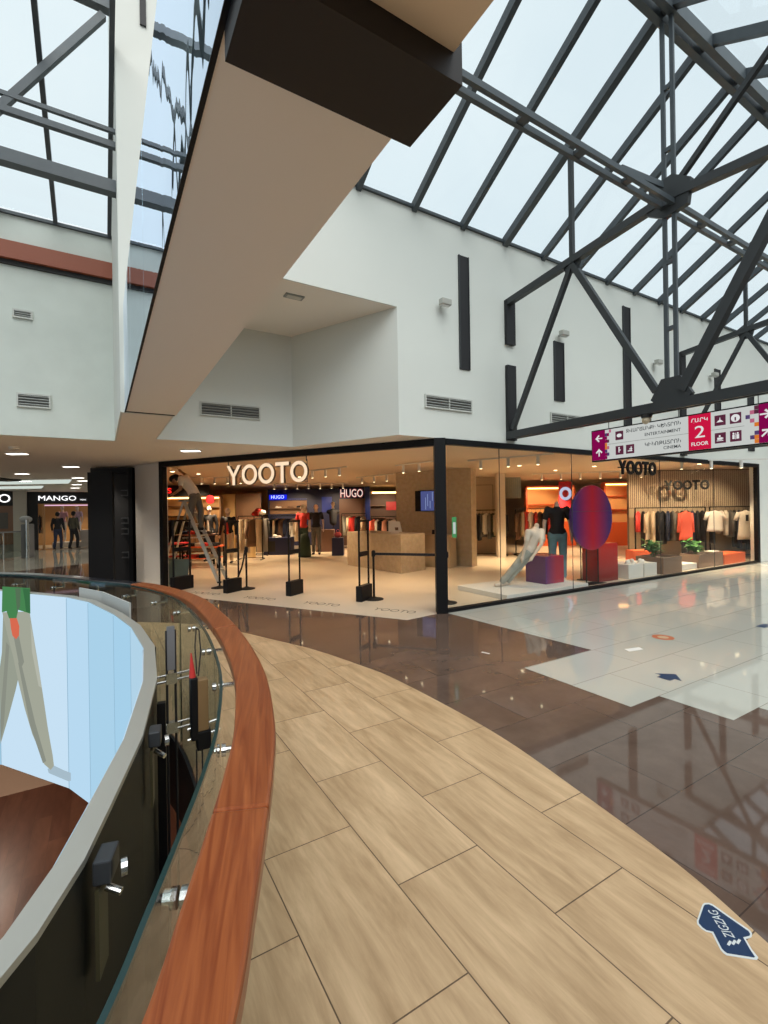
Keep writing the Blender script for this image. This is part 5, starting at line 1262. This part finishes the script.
obj('bag_body', ball(nb(), (0, 0, .10), .13, 1, .5, .78), mat('pink_leather', (.65, .12, .16), .5), t, smooth=True); obj('handle', path_tube(nb(), [(-.06, 0, .17), (-.05, 0, .26), (0, 0, .29), (.05, 0, .26), (.06, 0, .17)], .008), mat('pink_leather', (.65, .12, .16), .5), t)
single('low_counter', 'brown low counter behind the black-shirted mannequin', 'counter', box(nb(), -.35, .35, -.2, .2, 0, .85), mat('panel_brown2', (.16, .085, .06), .5), (*at(325, 18.2), .003), CAMROT, bevel=.005)
single('round_pouf', 'small tan round pouf on the shop floor left of the racks', 'pouf', lathe(nb(), [(.13, 0), (.14, .03), (.14, .40), (.12, .43)], 20), mat('pouf_tan', (.6, .42, .2), .6), (*at(251, 16.2), .003))
single('clothes_bundle_stand', 'dark green covered stand in front of the red-shirted mannequin', 'display stand', lathe(nb(), [(.22, 0), (.21, .3), (.18, .6), (.12, .78), (.05, .8)], 14), FABGR, (*at(304, 16.2), .003), smooth=True)

# track lights
def track(X0, Y0, X1, Y1, n, lb):
    a = Vector((*O(X0, Y0), 2.66)); b = Vector((*O(X1, Y1), 2.66))
    t = thing('track_light', lb, 'track light', tuple(a), 0, 'ceiling light tracks'); d = b-a
    obj('track', bar(nb(), (0, 0, .0), d, .03, .03), OFFW, t)
    for k in range(n):
        p = d*((k+.5)/n); o = obj('spot_head', tube(nb(), p+Vector((0, 0, -.02)), p+Vector((.0, 0, -.20)), .035, n=12), OFFW, t)
        obj('spot_lens', tube(nb(), p+Vector((0, 0, -.203)), p+Vector((0, 0, -.200)), .028, n=12), emis('spot_lens', (1, .8, .5), 9), o)
track(-2.1, 12.8, -.9, 11.6, 3, 'white spot track left of the cash desk'); track(.3, 11.5, 1.35, 10.3, 3, 'white spot track above the cash desk')
track(-.9, 15.6, .3, 14.2, 3, 'white spot track deeper behind the cash desk'); track(1.9, 10.6, 3.4, 9.4, 3, 'white spot track above the leaning mannequin')
track(-4.6, 18.8, -1.4, 18.8, 7, 'long spot track before the blue wall'); track(-6.2, 14.5, -4.2, 14.5, 5, 'spot track above the left display tables')
track(4.8, 15.2, 8.2, 14.4, 6, 'spot track above the middle of the window'); track(6.2, 11.5, 9.6, 11.2, 5, 'spot track in front of the slat wall')
k = 0
for (px, Y) in ((173, 12.5), (199, 13.4), (226, 14.8), (245, 12.2), (300, 15.2), (520, 12.3), (556, 14), (595, 12.8), (700, 12.6), (735, 13.3)):
    t = thing('recessed_spot', 'small bright recessed spot, number %d from the left of the shop ceiling' % (k+1), 'spot', (*at(px, Y), 2.685), 0, 'recessed spots'); k += 1
    t['label'] = 'bright recessed ceiling spot, %s from the left in the shop' % ORD[k-1]
    obj('ring', lathe(nb(), [(.07, -.006), (.07, 0)], 16), OFFW, t); obj('lens', lathe(nb(), [(.05, -.010), (.05, -.006)], 14), emis('spot_lens', (1, .8, .5), 9), t)

# ------------------------------------------------------------------ far hall at the left
ya = 26.3
struct('wall_far', box(nb(), -24, -3.25, ya, ya+.2, 0, ZC), mat('far_wall', (.35, .31, .27), .6))
struct('wall_far', box(nb(), -3.25, -2.78, ya-.3, ya+.2, 0, ZC), mat('far_wall_pale', (.5, .47, .42), .6))
struct('wall_far', box(nb(), -.1, .9, ya, ya+.2, 0, ZC), mat('far_wall', (.35, .31, .27), .6))
struct('wall_far', box(nb(), -3.3, .9, 30, 30.1, 0, ZC), TANW)
struct('floor', prism(nb(), [(-3.2, ya+.25), (.9, ya+.25), (.9, 30), (-3.2, 30)], .0, .004), STOREF)
t = thing('far_shop_front', 'far shop front with dark header and lit white MANGO letters', 'shop front', (-1.45, ya, 0))
obj('header', box(nb(), -1.33, 1.35, -.1, 0, 2.08, 2.62), BLACKM, t)
obj('lettering', text_bm('MANGO', 1.42, .22, .04, 0, 2.22, -.2, -.12), emis('mango_white', (1, 1, 1), 1.5), t)
obj('lettering', text_bm('MAN', .22, .06, .03, .0, 2.23, .78, -.12), emis('mango_white', (1, 1, 1), 1.5), t)
obj('jamb', box(nb(), -1.33, -.95, -.1, .1, .005, 2.08), BLACKM, t); obj('jamb', box(nb(), -.78, -.70, -.1, .1, .005, 2.08), TANW, t)
obj('side_post', box(nb(), 1.27, 1.35, -.1, .1, .005, 2.08), BLACKM, t)
obj('glass_door', box(nb(), -.95, -.78, -.02, .0, .005, 2.08), SHOPGLASS, t)
obj('light_bar', box(nb(), -.70, 1.2, .02, .05, 1.98, 2.03), emis('mango_lilac', (.75, .45, .6), 1.2), t)
figure('mannequin', 'mannequin in pale pink top in the far shop, left one', 'mannequin', (-1.55, 27.6, .25), CAMROT, {}, MANQ, mat('pink_top', (.6, .35, .42), .8), FABW, None, None, vox=.03, group='far shop mannequins')
figure('mannequin', 'mannequin in lilac top in the far shop, right one', 'mannequin', (-.95, 27.6, .25), CAMROT, {}, MANQ, mat('lilac_top', (.5, .38, .5), .8), FABW, None, None, vox=.03, group='far shop mannequins')
single('display_platform', 'pale platform under the far shop mannequins', 'platform', box(nb(), -.7, .7, -.4, .4, 0, .245), OFFW, (-1.25, 27.6, .004))
single('display_table', 'off-white table at the right of the far shop entrance', 'table', box(nb(), -.3, .3, -.3, .3, 0, .8), OFFW, (-.5, 27.3, .004), bevel=.01)
for k in range(5):
    garment((-2.6+.12*k if k < 2 else -.3+.1*k, 29.3, 1.55), PI/2, 'coat', [FABB, FABBR, FABG, FABB, FABN][k], .9, .46, .1, '%s coat hanging in the far shop, %s from the left' % (['black', 'brown', 'grey', 'black', 'navy'][k], ORD[k]), 'clothes in the far shop', k)
t = thing('far_shop_front', 'leftmost far shop front with white oval logo on dark header', 'shop front', (-4.35, ya-.1, 0))
obj('header', box(nb(), -1.6, 1.1, -.1, 0, 2.0, 2.62), BLACKM, t)
bm, w_ = letter_bm('O', .36, .05, .03)
for v in bm.verts: v.co.x = v.co.x*1.1+.80; v.co.z += 2.14; v.co.y -= .1
obj('oval_logo', bm, emis('mango_white', (1, 1, 1), 1.5), t)
obj('window', box(nb(), -1.6, 1.1, -.03, 0, .3, 2.0), mat('warm_window', (.25, .12, .06), .3), t)
obj('window_glow', box(nb(), -1.5, .5, -.05, -.03, .5, .62), GLOW, t)
obj('poster', box(nb(), .3, .9, -.06, -.03, 1.0, 1.7), FABG, t)
t = thing('vending_machine', 'slim silver machine standing by the far railing at the left', 'machine', (*at(26, 17.5), 0), CAMROT)
obj('cabinet', box(nb(), -.06, .16, -.2, .2, 0, 1.25), mat('machine_grey', (.22, .22, .23), .35), t, bevel=.03); obj('chrome_column', tube(nb(), (.21, -.24, 0), (.21, -.24, 1.42), .06, n=14), CHROME, t); obj('head', ball(nb(), (0, -.02, 1.42), .19, 1.1, 1, .7), mat('machine_white', (.45, .45, .46), .3), t, smooth=True)
t = thing('far_railing', 'glass railing with steel handrail at the far left side of the hall', 'railing')
ra = Vector((*O(-13.5, 12.2), 0)); rb = Vector((*at(27, 17.8), 0)); dd = rb-ra
for k in range(5):
    p = ra+dd*(k/5)+dd*.01; q = ra+dd*((k+1)/5)-dd*.01; o_ = Vector((0, 0, .5)); obj('glass_panel', bar(nb(), p+o_, q+o_, .012, .9), RAILGLASS, t)
    obj('post', tube(nb(), ra+dd*((k+1)/5), ra+dd*((k+1)/5)+Vector((0, 0, .95)), .02), CHROME, t)
obj('handrail_bar', bar(nb(), ra+Vector((0, 0, .98)), rb+Vector((0, 0, .98)), .08, .05), mat('far_rail_grey', (.2, .2, .21), .4), t)

# ------------------------------------------------------------------ light
W = bpy.data.worlds.new('world'); SC.world = W; W.use_nodes = True
nt = W.node_tree; N = nt.nodes; L = nt.links; bg = N['Background']
tc = N.new('ShaderNodeTexCoord'); ns_ = N.new('ShaderNodeTexNoise'); ns_.inputs['Scale'].default_value = 2.2; ns_.inputs['Detail'].default_value = 5
rp = N.new('ShaderNodeValToRGB'); rp.color_ramp.elements[0].position = .35; rp.color_ramp.elements[0].color = (.74, .82, .86, 1); rp.color_ramp.elements[1].position = .7; rp.color_ramp.elements[1].color = (.84, .90, .92, 1)
L.new(tc.outputs['Generated'], ns_.inputs['Vector']); L.new(ns_.outputs['Fac'], rp.inputs[0]); L.new(rp.outputs[0], bg.inputs[0]); bg.inputs[1].default_value = 1.12
def light(kind, name, loc, energy, col, rot=None, **kw):
    l = bpy.data.lights.new(name, kind); l.energy = energy; l.color = col
    for k, v in kw.items(): setattr(l, k, v)
    o = bpy.data.objects.new(name, l); COL.objects.link(o); o.location = loc
    if rot: o.rotation_euler = rot
    return o
def aim(o, d): o.rotation_euler = Vector(d).to_track_quat('-Z', 'Y').to_euler()
s = light('SUN', 'sun_through_cloud', (0, -5, 15), 2.9, (1, .98, .94), angle=math.radians(50)); aim(s, (.12, .62, -.78))
WARM = (1, .74, .45)
def spot(x, y, z, e, col=WARM, ang=92, d=(0, 0, -1), r=.05, blend=.6):
    o = light('SPOT', 'ceiling_or_fill_spot', (x, y, z), e, col, spot_size=math.radians(ang), spot_blend=blend, shadow_soft_size=r); aim(o, d); return o
for (px, Y, e) in ((190, 11.6, 90), (215, 15, 420), (245, 13, 230), (280, 17, 450), (285, 11, 120), (320, 13.5, 190), (345, 18, 430), (350, 10.3, 110), (395, 9.3, 110), (385, 16.5, 300), (418, 11.2, 130)):
    spot(*at(px, Y), 2.45, e)
for (px, Y, e) in ((480, 13.8, 330), (470, 9.6, 45), (525, 9.0, 32), (530, 13.6, 430), (560, 17.2, 600), (600, 10.6, 60), (610, 14, 260), (650, 12.4, 380), (700, 12.2, 420), (745, 12.4, 380), (690, 11.3, 80)):
    spot(*at(px, Y), 2.45, e)
for (px, Y, e) in ((655, 13.0, 150), (700, 13.0, 150), (742, 13.0, 150), (180, 16.5, 160), (212, 16.5, 160), (250, 18, 160), (290, 19.5, 200), (330, 19.5, 160), (384, 20, 200), (550, 17.6, 160), (625, 17.2, 160)):  # aimed spots without fixtures, added to brighten slat wall, shelves and back walls
    spot(*at(px, Y), 2.5, e, d=(FWD[0]*.8, FWD[1]*.8, -.75), ang=85)
# low hall ceiling lamps and added fill spots for the lower hall
for x, y, lb in dls[:5]: spot(x, y, ZC-.06, 90, (1, .9, .76), 130)
for x, y in ((-1.5, 20), (-1.3, 24)): spot(x, y, 2.5, 70, (1, .85, .7), 130)
spot(-1.2, 28.2, 2.5, 130, WARM, 130)
for x, y in ((-2.5, 3.5), (-4.5, 9), (-1, 10.5), (-2.5, 15)): spot(x, y, -.7, 240, (1, .85, .7), 140, r=.15)  # no fixtures here, put in to brighten the dark hall below

# ------------------------------------------------------------------ camera
cam = bpy.data.cameras.new('camera'); co = bpy.data.objects.new('camera', cam); COL.objects.link(co)
cam.sensor_fit = 'HORIZONTAL'; cam.sensor_width = 36; cam.lens = 471/768*36; cam.clip_start = .02; cam.clip_end = 200
R_ = .01514
Xo = Vector((1, 0, -R_)).normalized(); Fo = Vector((0, 1, 0)); Xo = (Xo - Fo*Xo.dot(Fo)).normalized(); Uo = Xo.cross(Fo)
def w3(v): return Vector((RGT[0]*v.x+FWD[0]*v.y, RGT[1]*v.x+FWD[1]*v.y, v.z))
Xw, Fw, Uw = w3(Xo), w3(Fo), w3(Uo)
co.matrix_world = Matrix(((Xw.x, Uw.x, -Fw.x, 0), (Xw.y, Uw.y, -Fw.y, 0), (Xw.z, Uw.z, -Fw.z, 1.6), (0, 0, 0, 1)))
SC.camera = co; cam.shift_y = -.006*471/768
SC.view_settings.view_transform = 'Standard'; SC.view_settings.look = 'None'; SC.view_settings.gamma = 1; SC.view_settings.use_curve_mapping = False
SC.view_settings.exposure = 0
SC.cycles.max_bounces = 8; SC.cycles.diffuse_bounces = 4; SC.cycles.glossy_bounces = 4; SC.cycles.transparent_max_bounces = 16
SC.cycles.use_denoising = True; SC.cycles.sample_clamp_indirect = 6; SC.cycles.caustics_reflective = False; SC.cycles.caustics_refractive = False
